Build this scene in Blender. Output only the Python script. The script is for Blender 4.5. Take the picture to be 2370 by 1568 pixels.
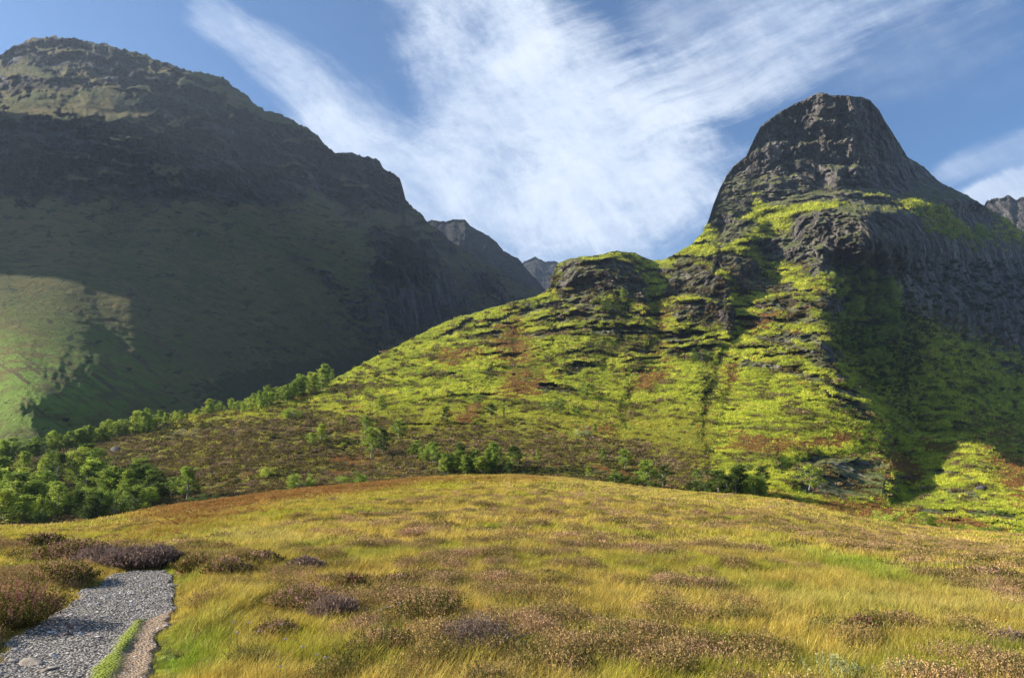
import bpy, math, random
import numpy as np
from mathutils import Vector, Matrix, Euler

random.seed(7); RNG = np.random.default_rng(7)
C = bpy.context.scene
for o in list(bpy.data.objects): bpy.data.objects.remove(o)

# ------------------------------------------------------------------ camera, sky, sun, exposure
EYE = 1.7
LENS = 26.0
PITCH = math.radians(9.68)
cam_d = bpy.data.cameras.new('camera'); cam = bpy.data.objects.new('camera', cam_d)
C.collection.objects.link(cam)
cam.location = (0, 0, EYE); cam.rotation_euler = (math.radians(90) + PITCH, 0, 0)
cam_d.lens = LENS; cam_d.sensor_width = 36; cam_d.clip_start = 0.1; cam_d.clip_end = 30000
C.camera = cam

SUN_AZ = -89.0      # degrees from the view direction (+Y), negative = left
SUN_EL = 26.0
SUN_STRENGTH = 5.0
SKY_STRENGTH = 0.096
C.view_settings.view_transform = 'Standard'; C.view_settings.look = 'None'
C.view_settings.exposure = 1.2; C.view_settings.gamma = 1.0
C.view_settings.use_curve_mapping = False

def V(nt, op, a, b=None, c=None, clamp=False):
    n = nt.nodes.new('ShaderNodeMath'); n.operation = op; n.use_clamp = clamp
    for i, v in enumerate((a, b, c)):
        if v is None: continue
        if isinstance(v, (int, float)): n.inputs[i].default_value = v
        else: nt.links.new(v, n.inputs[i])
    return n.outputs[0]

def mixc(nt, fac, a, b, mode='MIX'):
    n = nt.nodes.new('ShaderNodeMix'); n.data_type = 'RGBA'; n.blend_type = mode
    n.clamp_factor = True
    if isinstance(fac, (int, float)): n.inputs[0].default_value = fac
    else: nt.links.new(fac, n.inputs[0])
    for v, k in ((a, 6), (b, 7)):
        if isinstance(v, (tuple, list)): n.inputs[k].default_value = (*v[:3], 1)
        else: nt.links.new(v, n.inputs[k])
    return n.outputs[2]

def ramp(nt, v, lo, hi, a=0.0, b=1.0):
    n = nt.nodes.new('ShaderNodeMapRange'); n.interpolation_type = 'SMOOTHSTEP'
    nt.links.new(v, n.inputs[0])
    for i, q in zip((1, 2, 3, 4), (lo, hi, a, b)): n.inputs[i].default_value = q
    return n.outputs[0]

def noise(nt, vec, scale, detail=4, rough=0.55, dist=0.0, dim='3D'):
    n = nt.nodes.new('ShaderNodeTexNoise'); n.noise_dimensions = dim
    n.inputs['Scale'].default_value = scale; n.inputs['Detail'].default_value = detail
    n.inputs['Roughness'].default_value = rough; n.inputs['Distortion'].default_value = dist
    if vec is not None: nt.links.new(vec, n.inputs['Vector'])
    return n

def mapping(nt, vec, scale=(1, 1, 1), rot=(0, 0, 0), loc=(0, 0, 0)):
    n = nt.nodes.new('ShaderNodeMapping'); nt.links.new(vec, n.inputs[0])
    n.inputs['Scale'].default_value = scale; n.inputs['Rotation'].default_value = rot
    n.inputs['Location'].default_value = loc
    return n.outputs[0]

F = 2370 * LENS / 36.0       # photograph measured on a 2370 x 1568 grid
CX, CY = 1185.0, 784.0
def ray(px, py):
    xr = (np.asarray(px, float) - CX) / F; yr = (CY - np.asarray(py, float)) / F
    y = math.cos(PITCH) - yr * math.sin(PITCH); z = math.sin(PITCH) + yr * math.cos(PITCH)
    return xr / y, z / y
def P3(px, py, D):
    X, Z = ray(px, py)
    return np.stack([X * D, np.broadcast_to(D, X.shape) * 1.0, EYE + Z * D], -1)
def to_px(P):
    x, y, z = P[..., 0], P[..., 1], P[..., 2] - EYE
    fw = y * math.cos(PITCH) + z * math.sin(PITCH); up = -y * math.sin(PITCH) + z * math.cos(PITCH)
    fw = np.where(fw > 0.05, fw, 0.05)
    return CX + F * x / fw, CY - F * up / fw

def make_world():
    w = bpy.data.worlds.new('World'); C.world = w; w.use_nodes = True
    nt = w.node_tree; nt.nodes.clear()
    sky = nt.nodes.new('ShaderNodeTexSky'); sky.sky_type = 'NISHITA'; sky.sun_disc = False
    sky.sun_elevation = math.radians(SUN_EL); sky.sun_rotation = math.radians(SUN_AZ)
    sky.altitude = 300; sky.air_density = 1.0; sky.dust_density = 0.6; sky.ozone_density = 2.5
    tc = nt.nodes.new('ShaderNodeTexCoord')
    sp = nt.nodes.new('ShaderNodeSeparateXYZ'); nt.links.new(tc.outputs['Generated'], sp.inputs[0])
    ym = V(nt, 'MAXIMUM', sp.outputs[1], 0.05)
    X = V(nt, 'DIVIDE', sp.outputs[0], ym); Z = V(nt, 'DIVIDE', sp.outputs[2], ym)
    cb = nt.nodes.new('ShaderNodeCombineXYZ'); nt.links.new(X, cb.inputs[0]); nt.links.new(Z, cb.inputs[1])
    q = cb.outputs[0]
    # warp
    nw = noise(nt, q, 2.6, 3, 0.5)
    wsub = nt.nodes.new('ShaderNodeVectorMath'); wsub.operation = 'SUBTRACT'
    nt.links.new(nw.outputs['Color'], wsub.inputs[0]); wsub.inputs[1].default_value = (0.5, 0.5, 0.5)
    wsc = nt.nodes.new('ShaderNodeVectorMath'); wsc.operation = 'SCALE'; wsc.inputs[3].default_value = 0.09
    nt.links.new(wsub.outputs[0], wsc.inputs[0])
    wad = nt.nodes.new('ShaderNodeVectorMath'); wad.operation = 'ADD'
    nt.links.new(q, wad.inputs[0]); nt.links.new(wsc.outputs[0], wad.inputs[1])
    qw = wad.outputs[0]
    swp = nt.nodes.new('ShaderNodeSeparateXYZ'); nt.links.new(qw, swp.inputs[0])
    Xw, Zw = swp.outputs[0], swp.outputs[1]
    def band(p0, p1, w0, w1, soft=0.5, end0=0.06, end1=0.06, xx=Xw, zz=Zw):
        # soft stroke of cirrus between two sky directions, half-width w0 -> w1
        (x0, z0), (x1, z1) = p0, p1
        L = math.hypot(x1 - x0, z1 - z0); ux, uz = (x1 - x0) / L, (z1 - z0) / L
        dx = V(nt, 'SUBTRACT', xx, x0); dz = V(nt, 'SUBTRACT', zz, z0)
        t = V(nt, 'ADD', V(nt, 'MULTIPLY', dx, ux), V(nt, 'MULTIPLY', dz, uz))
        s = V(nt, 'ABSOLUTE', V(nt, 'SUBTRACT', V(nt, 'MULTIPLY', dz, ux), V(nt, 'MULTIPLY', dx, uz)))
        wd = V(nt, 'MULTIPLY_ADD', V(nt, 'DIVIDE', t, L, clamp=True), (w1 - w0), w0)
        m = ramp(nt, V(nt, 'DIVIDE', s, wd), 1.0, soft * 0.4)
        e = V(nt, 'MULTIPLY', ramp(nt, t, -end0, end0), ramp(nt, t, L + end1, L - end1))
        return V(nt, 'MULTIPLY', m, e)
    def sd(px, py):
        a, b = ray(px, py); return float(a), float(b)
    # fibres: anisotropic noise in two directions
    f1 = noise(nt, mapping(nt, mapping(nt, qw, rot=(0, 0, math.radians(38))), (1.6, 7.5, 1)), 2.6, 12, 0.70, 0.12).outputs[0]   # falls to the right
    f2 = noise(nt, mapping(nt, mapping(nt, qw, rot=(0, 0, math.radians(-25))), (1.3, 9, 1)), 2.8, 12, 0.70, 0.10).outputs[0]
    f3 = noise(nt, mapping(nt, mapping(nt, qw, rot=(0, 0, math.radians(58))), (2.2, 5, 1)), 2.8, 12, 0.70, 0.12).outputs[0]  # climbs to the right
    puff = V(nt, 'MULTIPLY_ADD', noise(nt, mapping(nt, qw, (1, 1.5, 1)), 9.0, 13, 0.74, 0.2).outputs[0], 0.55, V(nt, 'MULTIPLY', f3, 0.5))
    big = noise(nt, qw, 2.1, 3, 0.5).outputs[0]
    f1 = V(nt, 'MULTIPLY_ADD', f1, .62, V(nt, 'MULTIPLY', puff, .38)); f2 = V(nt, 'MULTIPLY_ADD', f2, .68, V(nt, 'MULTIPLY', puff, .32))
    # strokes
    left = band(sd(430, 0), sd(1110, 520), 0.06, 0.14, 0.2)
    left2 = band(sd(700, 250), sd(1180, 600), 0.05, 0.10)
    core = band(sd(1040, -120), sd(1330, 640), 0.17, 0.22, 0.7, 0.2, 0.2)
    core2 = band(sd(1150, 40), sd(1620, 500), 0.16, 0.22, 0.5, 0.1, 0.14)
    core3 = band(sd(1250, 480), sd(1660, 400), 0.12, 0.12, 0.6, 0.08, 0.1)
    right = band(sd(1230, 360), sd(1990, 20), 0.13, 0.12, 0.4, 0.1, 0.16)
    right2 = band(sd(1450, 60), sd(2250, -60), 0.12, 0.1, 0.4, 0.1, 0.2)
    low = band(sd(2250, 470), sd(2600, 380), 0.035, 0.09, 0.5)
    lowb = band(sd(2150, 420), sd(2420, 310), 0.03, 0.05, 0.3)
    veil = band(sd(900, 330), sd(1500, 600), 0.14, 0.1, 0.4, 0.1, 0.1)
    veilr = band(sd(1850, 150), sd(2300, 60), 0.12, 0.16, 0.3, 0.2, 0.2)
    def cl(a, n, lo, hi, amp):
        # coverage pushes the threshold of the fibre noise
        return V(nt, 'MULTIPLY', ramp(nt, V(nt, 'ADD', n, V(nt, 'MULTIPLY', a, 0.42)), lo, hi), V(nt, 'MULTIPLY', ramp(nt, a, 0.0, 0.35), amp))
    parts = [cl(left, f1, 0.60, 1.0, 0.62), cl(left2, f1, 0.60, 0.98, 0.7), cl(core, puff, 0.56, 1.0, 0.82),
             cl(core2, f2, 0.58, 1.0, 0.85), cl(core3, puff, 0.54, 0.98, 0.88), cl(right, f2, 0.60, 1.0, 0.75),
             cl(right2, f2, 0.6, 1.1, 0.55), cl(low, puff, 0.4, 0.75, 1.1), cl(lowb, f2, 0.5, 1.0, 0.5),
             cl(veil, f1, 0.6, 1.1, 0.7), cl(veilr, f2, 0.5, 1.2, 0.3)]
    inv = None
    for p in parts:
        k = V(nt, 'SUBTRACT', 1.0, p, clamp=True)
        inv = k if inv is None else V(nt, 'MULTIPLY', inv, k)
    dens = V(nt, 'SUBTRACT', 1.0, inv, clamp=True)
    front = ramp(nt, sp.outputs[1], 0.1, 0.3)
    dens = V(nt, 'MULTIPLY', dens, front)
    # a thin general veil elsewhere so that the light is the same all round
    other = V(nt, 'MULTIPLY', ramp(nt, noise(nt, tc.outputs['Generated'], 2.2, 6, 0.6).outputs[0], 0.45, 0.8, 0, 0.5), V(nt, 'SUBTRACT', 1.0, front))
    other = V(nt, 'MULTIPLY', other, ramp(nt, sp.outputs[2], 0.0, 0.1))
    dens = V(nt, 'ADD', dens, other, clamp=True)
    shade = mixc(nt, ramp(nt, V(nt, 'ADD', V(nt, 'MULTIPLY', big, 0.5), V(nt, 'MULTIPLY', puff, 0.5)), 0.38, 0.62), (2.4, 3.0, 4.1), (4.5, 4.9, 5.5))
    skyc = mixc(nt, 1.0, sky.outputs[0], SKY_TINT, 'MULTIPLY')
    col = mixc(nt, V(nt, 'MULTIPLY', dens, 0.93), skyc, shade)
    bg = nt.nodes.new('ShaderNodeBackground'); bg.inputs[1].default_value = SKY_STRENGTH
    nt.links.new(col, bg.inputs[0])
    out = nt.nodes.new('ShaderNodeOutputWorld'); nt.links.new(bg.outputs[0], out.inputs[0])
    w.cycles.sampling_method = 'MANUAL'; w.cycles.sample_map_resolution = 512
SKY_TINT = (0.47, 0.61, 0.74)
make_world()

sd_ = bpy.data.lights.new('sun', 'SUN'); sun = bpy.data.objects.new('sun', sd_); C.collection.objects.link(sun)
sd_.energy = SUN_STRENGTH; sd_.angle = math.radians(0.6); sd_.color = (1.0, 0.92, 0.79)
_a, _e = math.radians(SUN_AZ), math.radians(SUN_EL)
sdir = Vector((math.sin(_a) * math.cos(_e), math.cos(_a) * math.cos(_e), math.sin(_e)))
sun.rotation_euler = sdir.to_track_quat('Z', 'Y').to_euler()

# ------------------------------------------------------------------ helpers
def tag(o, label=None, cat=None, group=None, kind=None):
    if label: o['label'] = label
    if cat: o['category'] = cat
    if group: o['group'] = group
    if kind: o['kind'] = kind
    return o

def mesh_np(name, verts, faces, smooth=True):
    """verts (n,3), faces (m,k) arrays of one size"""
    me = bpy.data.meshes.new(name)
    verts = np.asarray(verts, np.float32); faces = np.asarray(faces, np.int32)
    m, k = faces.shape
    me.vertices.add(len(verts)); me.vertices.foreach_set('co', verts.ravel())
    me.loops.add(m * k); me.loops.foreach_set('vertex_index', faces.ravel())
    me.polygons.add(m); me.polygons.foreach_set('loop_start', np.arange(0, m * k, k, dtype=np.int32))
    me.polygons.foreach_set('use_smooth', np.full(m, smooth, bool))
    me.update(calc_edges=True)
    return me

def link(name, me, mat=None, parent=None):
    o = bpy.data.objects.new(name, me); C.collection.objects.link(o)
    if mat and len(me.materials) == 0: me.materials.append(mat)
    if parent: o.parent = parent
    return o

_perm = RNG.permutation(4096)
_g = RNG.normal(size=(4096, 3)); _g /= np.linalg.norm(_g, axis=1)[:, None]
def pn(x, y, z=0.0):
    x, y, z = np.broadcast_arrays(np.asarray(x, float), np.asarray(y, float), np.asarray(z, float))
    xi, yi, zi = np.floor(x).astype(np.int64), np.floor(y).astype(np.int64), np.floor(z).astype(np.int64)
    xf, yf, zf = x - xi, y - yi, z - zi
    u, v, w = [t * t * t * (t * (t * 6 - 15) + 10) for t in (xf, yf, zf)]
    r = 0
    for dx in (0, 1):
        for dy in (0, 1):
            for dz in (0, 1):
                h = _perm[(xi + dx) & 4095]; h = _perm[(h + yi + dy) & 4095]; h = _perm[(h + zi + dz) & 4095]
                g = _g[h]
                d = g[..., 0] * (xf - dx) + g[..., 1] * (yf - dy) + g[..., 2] * (zf - dz)
                r = r + d * (u if dx else 1 - u) * (v if dy else 1 - v) * (w if dz else 1 - w)
    return r * 1.6
def fbm(x, y, z=0.0, o=5, g=0.5, l=2.03, ridged=False):
    s = 0; a = 1.0; t = 0
    for i in range(o):
        n = pn(x * l ** i + 17.3 * i, y * l ** i + 5.1 * i, z * l ** i + 9.7 * i)
        if ridged: n = 1 - 2 * np.abs(n)
        s = s + a * n; t += a; a *= g
    return s / t
def sstep(x, a, b):
    t = np.clip((x - a) / (b - a), 0, 1); return t * t * (3 - 2 * t)
def interp(px, pts):
    p = np.array(pts, float)
    # smooth (monotone-ish) interpolation: linear on a lightly smoothed curve
    return np.interp(px, p[:, 0], p[:, 1])

def tps(ctrl, smooth=1e-3):
    c = np.array(ctrl, float); X = c[:, :2] / 500.0; v = np.log(c[:, 2])
    def K(r2): return np.where(r2 > 1e-12, r2 * np.log(np.maximum(r2, 1e-12)), 0) * 0.5
    d2 = ((X[:, None] - X[None]) ** 2).sum(-1)
    n = len(c); A = np.zeros((n + 3, n + 3))
    A[:n, :n] = K(d2) + smooth * np.eye(n); A[:n, n] = 1; A[:n, n + 1:] = X; A[n, :n] = 1; A[n + 1:, :n] = X.T
    w = np.linalg.solve(A, np.r_[v, 0, 0, 0])
    def f(px, py):
        sh = np.shape(px); q = np.stack([np.ravel(px), np.ravel(py)], -1) / 500.0
        out = np.empty(len(q))
        for i in range(0, len(q), 20000):
            s = q[i:i + 20000]; d = ((s[:, None] - X[None]) ** 2).sum(-1)
            out[i:i + 20000] = K(d) @ w[:n] + w[n] + s @ w[n + 1:]
        return np.exp(out).reshape(sh)
    return f

def seg_dist(px, py, pts):
    """distance in grid units to a polyline, signed (+ = left-hand side of travel), and how far along 0..1"""
    best = np.full(np.shape(px), 1e9); sg = np.zeros(np.shape(px)); al = np.zeros(np.shape(px))
    pts = np.array(pts, float); n = len(pts) - 1
    for i in range(n):
        a, b = pts[i], pts[i + 1]; d = b - a; L2 = (d ** 2).sum()
        t = np.clip(((px - a[0]) * d[0] + (py - a[1]) * d[1]) / L2, 0, 1)
        dx, dy = px - (a[0] + t * d[0]), py - (a[1] + t * d[1])
        r = np.hypot(dx, dy); m = r < best
        best = np.where(m, r, best); cr = -(d[0] * dy - d[1] * dx)
        sg = np.where(m, np.sign(cr), sg); al = np.where(m, (i + t) / n, al)
    return best, sg, al
def groove(px, py, pts, w, amp):
    d, _, _ = seg_dist(px, py, pts); return amp * np.exp(-(d / w) ** 2)
def ell(px, py, cx, cy, rx, ry, rot=0.0, p=2):
    c, s = math.cos(math.radians(rot)), math.sin(math.radians(rot))
    x = (px - cx) * c + (py - cy) * s; y = -(px - cx) * s + (py - cy) * c
    return np.exp(-((np.abs(x / rx)) ** p + (np.abs(y / ry)) ** p))
def fold(px, py, pts, w, amp, decay=1e9):
    """surface steps back by amp on the left-hand side of the line (depth jump), fading with distance"""
    d, s, al = seg_dist(px, py, pts); q = d * s
    ends = sstep(al, 0, .12) * sstep(1 - al, 0, .12) if decay < 1e8 else 1
    return amp * sstep(q, -w, w) * np.exp(-np.maximum(q, 0) / decay) * ends

def grid_faces(nr, nc):
    i = np.arange(nr - 1)[:, None] * nc + np.arange(nc - 1)[None]
    return np.stack([i, i + 1, i + nc + 1, i + nc], -1).reshape(-1, 4)

def add_attr(me, name, arr):
    a = me.attributes.new(name, 'FLOAT_COLOR', 'POINT')
    c = np.ones((len(arr), 4), np.float32); c[:, :arr.shape[1]] = arr
    a.data.foreach_set('color', c.ravel())

def sheet(px0, px1, nx, silh, bot, ny, Dfun, disp=None, back=14, backslope=0.6, backstep=0.03, jitter=3.0, jscale=30., zmin=-30):
    """A hillside seen from the path: columns of bearing px, rows from its foot to its skyline, then over the top and down the far side"""
    px = np.linspace(px0, px1, nx); t = np.linspace(0, 1, ny)
    S = silh(px) + jitter * fbm(px / jscale, 3.3, 1.7, 6, 0.62) + jitter * .55 * (fbm(px / (jscale * .45), 9.3, 4.7, 4, .6, ridged=True) - .4); B = bot(px)
    PX = np.broadcast_to(px, (ny, nx)); PY = B[None] + (S - B)[None] * t[:, None]
    D = Dfun(PX, PY)
    P = P3(PX, PY, D)
    if disp is not None:
        dd = disp(P, PX, PY, D)
        fade = sstep(1 - t, 0, 0.02)[:, None] * 0.8 + 0.2
        r = P - np.array([0, 0, EYE]); r = r / np.linalg.norm(r, axis=-1, keepdims=True)
        P = P + r * (dd * fade)[..., None]
    sk = P[:1].copy(); sk[..., 2] -= 30
    rows = [sk, P]; last = P[-1].copy(); h = last[:, :2] / np.linalg.norm(last[:, :2], axis=1)[:, None]
    prev = last
    for k in range(back):
        nw = prev.copy(); st = backstep * np.linalg.norm(last[:, :2], axis=1) * (0.35 + 0.3 * k)
        nw[:, :2] += h * st[:, None]
        nw[:, 2] -= st * backslope * min(1, 0.25 + 0.16 * k) + 0.02 * st * pn(nw[:, 0] / 40, nw[:, 1] / 40)
        nw[:, 2] = np.maximum(nw[:, 2], zmin)
        rows.append(nw[None]); prev = nw
    PX = np.concatenate([PX[:1], PX] + [PX[-1:]] * back); PY = np.concatenate([PY[:1] + 8, PY] + [PY[-1:]] * back)
    return np.concatenate(rows), PX, PY

# ------------------------------------------------------------------ materials
def new_mat(name):
    m = bpy.data.materials.new(name); m.use_nodes = True; nt = m.node_tree; nt.nodes.clear()
    out = nt.nodes.new('ShaderNodeOutputMaterial'); b = nt.nodes.new('ShaderNodeBsdfPrincipled')
    nt.links.new(b.outputs[0], out.inputs[0]); b.inputs['Roughness'].default_value = 0.9
    b.inputs['Specular IOR Level'].default_value = 0.15
    return m, nt, b, out

def attr(nt, name, typ='GEOMETRY'):
    a = nt.nodes.new('ShaderNodeAttribute'); a.attribute_name = name; a.attribute_type = typ; return a

def hill_material(name, grass_a, grass_b, grass_c, rock_a, rock_b, s=1.0, bump=1.0, rs=1.0, heather_c=(0.10, 0.08, 0.04), rust_c=(0.26, 0.12, 0.045), lush_lit_c=None):
    """weights 'cover' = (rock, rust bracken, heather) and 'cover2' = (dark scrub, pale scree, lush turf, in places brightened for light)"""
    m, nt, b, out = new_mat(name)
    geo = nt.nodes.new('ShaderNodeNewGeometry'); pos = geo.outputs['Position']
    w1 = nt.nodes.new('ShaderNodeSeparateColor'); nt.links.new(attr(nt, 'cover').outputs['Color'], w1.inputs[0])
    w2 = nt.nodes.new('ShaderNodeSeparateColor'); nt.links.new(attr(nt, 'cover2').outputs['Color'], w2.inputs[0])
    nA = noise(nt, pos, 0.03 * s, 6, 0.6).outputs[0]
    nB = noise(nt, mapping(nt, pos, (1, 1, 2.6)), 0.16 * s, 7, 0.65).outputs[0]
    nC = noise(nt, pos, 0.9 * s, 5, 0.7).outputs[0]
    nD = noise(nt, mapping(nt, pos, (1, 1, 2.0)), 0.45 * s, 6, 0.7).outputs[0]
    mixn = V(nt, 'ADD', V(nt, 'MULTIPLY', nB, 0.5), V(nt, 'MULTIPLY', nD, 0.5))
    g = mixc(nt, ramp(nt, nA, 0.38, 0.62), grass_a, grass_b)
    g = mixc(nt, ramp(nt, mixn, 0.46, 0.62), g, grass_c)
    g = mixc(nt, V(nt, 'MULTIPLY', w2.outputs[2], ramp(nt, nB, 0.35, 0.6)), g, lush_lit_c or (grass_a[0] * 1.0, grass_a[1] * 1.3, grass_a[2] * 0.9))
    def edge(w, n, amp=0.9, lo=0.45, hi=0.6):
        return ramp(nt, V(nt, 'ADD', w, V(nt, 'MULTIPLY', V(nt, 'SUBTRACT', n, 0.5), amp)), lo, hi)
    # heather / rust / scrub
    h = mixc(nt, ramp(nt, nC, 0.4, 0.65), heather_c, (heather_c[0] * 1.9, heather_c[1] * 1.9, heather_c[2] * 1.2))
    g = mixc(nt, V(nt, 'MULTIPLY', edge(w1.outputs[2], mixn, 2.2), 0.9), g, h)
    r = mixc(nt, ramp(nt, mixn, 0.38, 0.62), rust_c, (rust_c[0] * 0.45, rust_c[1] * 0.6, rust_c[2] * 0.8))
    g = mixc(nt, V(nt, 'MULTIPLY', edge(w1.outputs[1], mixn, 2.0, .35, .75), 0.8), g, r)
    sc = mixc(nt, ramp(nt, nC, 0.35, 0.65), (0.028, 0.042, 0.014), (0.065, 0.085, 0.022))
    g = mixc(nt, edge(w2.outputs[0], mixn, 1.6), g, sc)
    # rock: fractured, streaked down the face, lichen patches
    nR = noise(nt, mapping(nt, pos, (1, 1, 0.28)), 0.07 * rs, 10, 0.74, 0.3).outputs[0]
    nS = noise(nt, mapping(nt, pos, (1, 1, 0.16)), 0.16 * rs, 7, 0.72).outputs[0]
    def fis(sc, mp, wd):
        n_ = noise(nt, mapping(nt, pos, mp), sc, 7, .62, .6).outputs[0]
        return ramp(nt, V(nt, 'ABSOLUTE', V(nt, 'SUBTRACT', n_, .5)), 0.0, wd)
    fV = fis(.085 * rs, (1, 1, .2), .03); fH = fis(.06 * rs, (.5, .5, 1.5), .022)
    rk = mixc(nt, ramp(nt, nR, 0.40, 0.62), rock_a, rock_b)
    rk = mixc(nt, V(nt, 'MULTIPLY', ramp(nt, nS, 0.56, 0.72), 0.5), rk, (rock_b[0] * 1.4, rock_b[1] * 1.38, rock_b[2] * 1.36))
    rk = mixc(nt, V(nt, 'MULTIPLY', ramp(nt, nS, 0.46, 0.32), 0.6), rk, (rock_a[0] * 0.45, rock_a[1] * 0.45, rock_a[2] * 0.5))
    fc = V(nt, 'MULTIPLY', fV, fH)
    rk = mixc(nt, fc, (rock_a[0] * .4, rock_a[1] * .42, rock_a[2] * .38), rk)
    nsep = nt.nodes.new('ShaderNodeSeparateXYZ'); nt.links.new(geo.outputs['Normal'], nsep.inputs[0])
    up = nsep.outputs[2]
    moss = ramp(nt, V(nt, 'ADD', up, V(nt, 'MULTIPLY', V(nt, 'SUBTRACT', mixn, 0.5), 1.2)), 0.66, 0.86)
    rkm = mixc(nt, V(nt, 'MULTIPLY', moss, 0.55), rk, g)
    steep = ramp(nt, V(nt, 'ADD', up, V(nt, 'MULTIPLY', V(nt, 'SUBTRACT', mixn, 0.5), 0.5)), 0.42, 0.30)
    rockw = V(nt, 'MAXIMUM', edge(w1.outputs[0], mixn, 1.5, .32, .48), V(nt, 'MULTIPLY', steep, V(nt, 'SUBTRACT', 1.0, w2.outputs[0], clamp=True)))
    col = mixc(nt, rockw, g, rkm)
    sp = ramp(nt, noise(nt, pos, 1.3 * s, 3, 0.6).outputs[0], 0.63, 0.70)
    col = mixc(nt, V(nt, 'MULTIPLY', sp, V(nt, 'MULTIPLY', w2.outputs[1], 0.9)), col, (0.34, 0.33, 0.33))
    nt.links.new(col, b.inputs['Base Color'])
    hgt = V(nt, 'ADD', V(nt, 'MULTIPLY', nD, 1.0), V(nt, 'ADD', V(nt, 'MULTIPLY', nC, 0.55), V(nt, 'MULTIPLY', V(nt, 'ADD', V(nt, 'MULTIPLY', nR, 7.0 / rs ** .5), V(nt, 'MULTIPLY', fc, 1.0)), rockw)))
    bp = nt.nodes.new('ShaderNodeBump'); bp.inputs['Strength'].default_value = 1.0
    bp.inputs['Distance'].default_value = 1.5 * bump
    nt.links.new(hgt, bp.inputs['Height']); nt.links.new(bp.outputs[0], b.inputs['Normal'])
    return m

# ------------------------------------------------------------------ the left mountain
left_silh = [(-900, 700), (-600, 520), (-400, 360), (-200, 215), (0, 130), (40, 102), (90, 86), (130, 82), (180, 90), (230, 98), (300, 115), (370, 140),
             (440, 163), (510, 179), (560, 212), (605, 253), (650, 266), (700, 286), (740, 320), (772, 350), (800, 349), (835, 354), (880, 375),
             (890, 393), (925, 410), (940, 465), (970, 492), (1000, 516), (1030, 545), (1080, 580), (1130, 610), (1180, 640), (1230, 665), (1290, 690), (1400, 720)]
left_ctrl = [
    (-900, 1090, 420), (-900, 900, 620), (-900, 720, 900), (-500, 1090, 480), (-500, 950, 680), (-500, 800, 640), (-500, 500, 720),
    (-250, 1060, 370), (-250, 900, 520), (-250, 700, 500), (-250, 400, 720), (-200, 230, 1000),
    (0, 1080, 232), (0, 1010, 258), (0, 900, 322), (0, 800, 392), (0, 700, 470), (0, 560, 585), (0, 440, 660), (0, 280, 760), (0, 235, 850), (0, 170, 960), (0, 130, 1040),
    (130, 1060, 250), (130, 930, 318), (130, 820, 388), (130, 700, 480), (130, 82, 1120),
    (300, 1050, 305), (300, 950, 365), (300, 850, 425), (300, 700, 525), (300, 560, 645), (300, 440, 745), (300, 280, 840), (300, 200, 950), (300, 115, 1120),
    (600, 1000, 470), (600, 900, 530), (600, 800, 590), (600, 700, 660), (600, 570, 780), (600, 440, 900), (600, 320, 980), (600, 255, 1090),
    (800, 900, 690), (800, 780, 750), (800, 660, 810), (800, 560, 900), (800, 430, 1060), (800, 352, 1160),
    (950, 800, 900), (950, 660, 950), (950, 560, 1000), (950, 475, 1180),
    (1060, 760, 1130), (1060, 640, 1230), (1060, 570, 1340), (1250, 740, 1500), (1250, 680, 1640), (1400, 740, 1850)]
fL = tps(left_ctrl)
def warp(px, py, a=12, s=55):
    n1 = fbm(px / s, py / s, 31.7, 4, .6); n2 = fbm(px / s, py / s, 77.1, 4, .6)
    return px + a * 2.2 * n1, py + a * 1.2 * n2
def left_D(px, py):
    D = fL(px, py); px, py = warp(px, py, 18, 80)
    k = 0
    # main cliff band, its top ledge and gullies
    k += fold(px, py, [(-200, 300), (0, 262), (200, 262), (350, 265), (520, 280), (640, 320)], 10, 0.03, 70)
    k += fold(px, py, [(120, 200), (170, 194), (260, 172), (330, 160), (400, 172)], 6, 0.04, 26)
    k += fold(px, py, [(-160, 225), (-60, 232), (30, 230), (120, 234), (190, 250)], 6, 0.04, 26)
    k += fold(px, py, [(-100, 170), (0, 158), (90, 160), (150, 175)], 5, 0.03, 22)
    k += fold(px, py, [(580, 280), (700, 375), (820, 410), (900, 470), (1000, 560)], 8, 0.05, 60)
    k += fold(px, py, [(860, 560), (900, 535), (960, 530), (1010, 575), (1050, 620)], 6, 0.05, 80)
    k -= 0.03 * ell(px, py, 930, 590, 75, 55, 0, 4)
    for pts, w, a in [([(330, 380), (300, 480), (270, 560)], 26, .03), ([(560, 330), (600, 430), (640, 500)], 22, .03),
                      ([(120, 330), (110, 460)], 22, .025), ([(770, 360), (760, 440), (840, 520)], 16, .03),
                      ([(450, 560), (560, 700), (650, 850)], 30, .018), ([(700, 620), (820, 740), (880, 830)], 26, .02), ([(200, 600), (260, 780)], 40, .012)]:
        k += groove(px, py, pts, w, a)
    k -= 0.03 * ell(px, py, 250, 410, 40, 50) + 0.02 * ell(px, py, 480, 400, 60, 60)
    # foot spurs that catch the light
    k -= 0.09 * ell(px, py, 110, 910, 170, 70, 14) + 0.03 * ell(px, py, 310, 925, 32, 30)
    return D * (1 + k)
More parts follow.
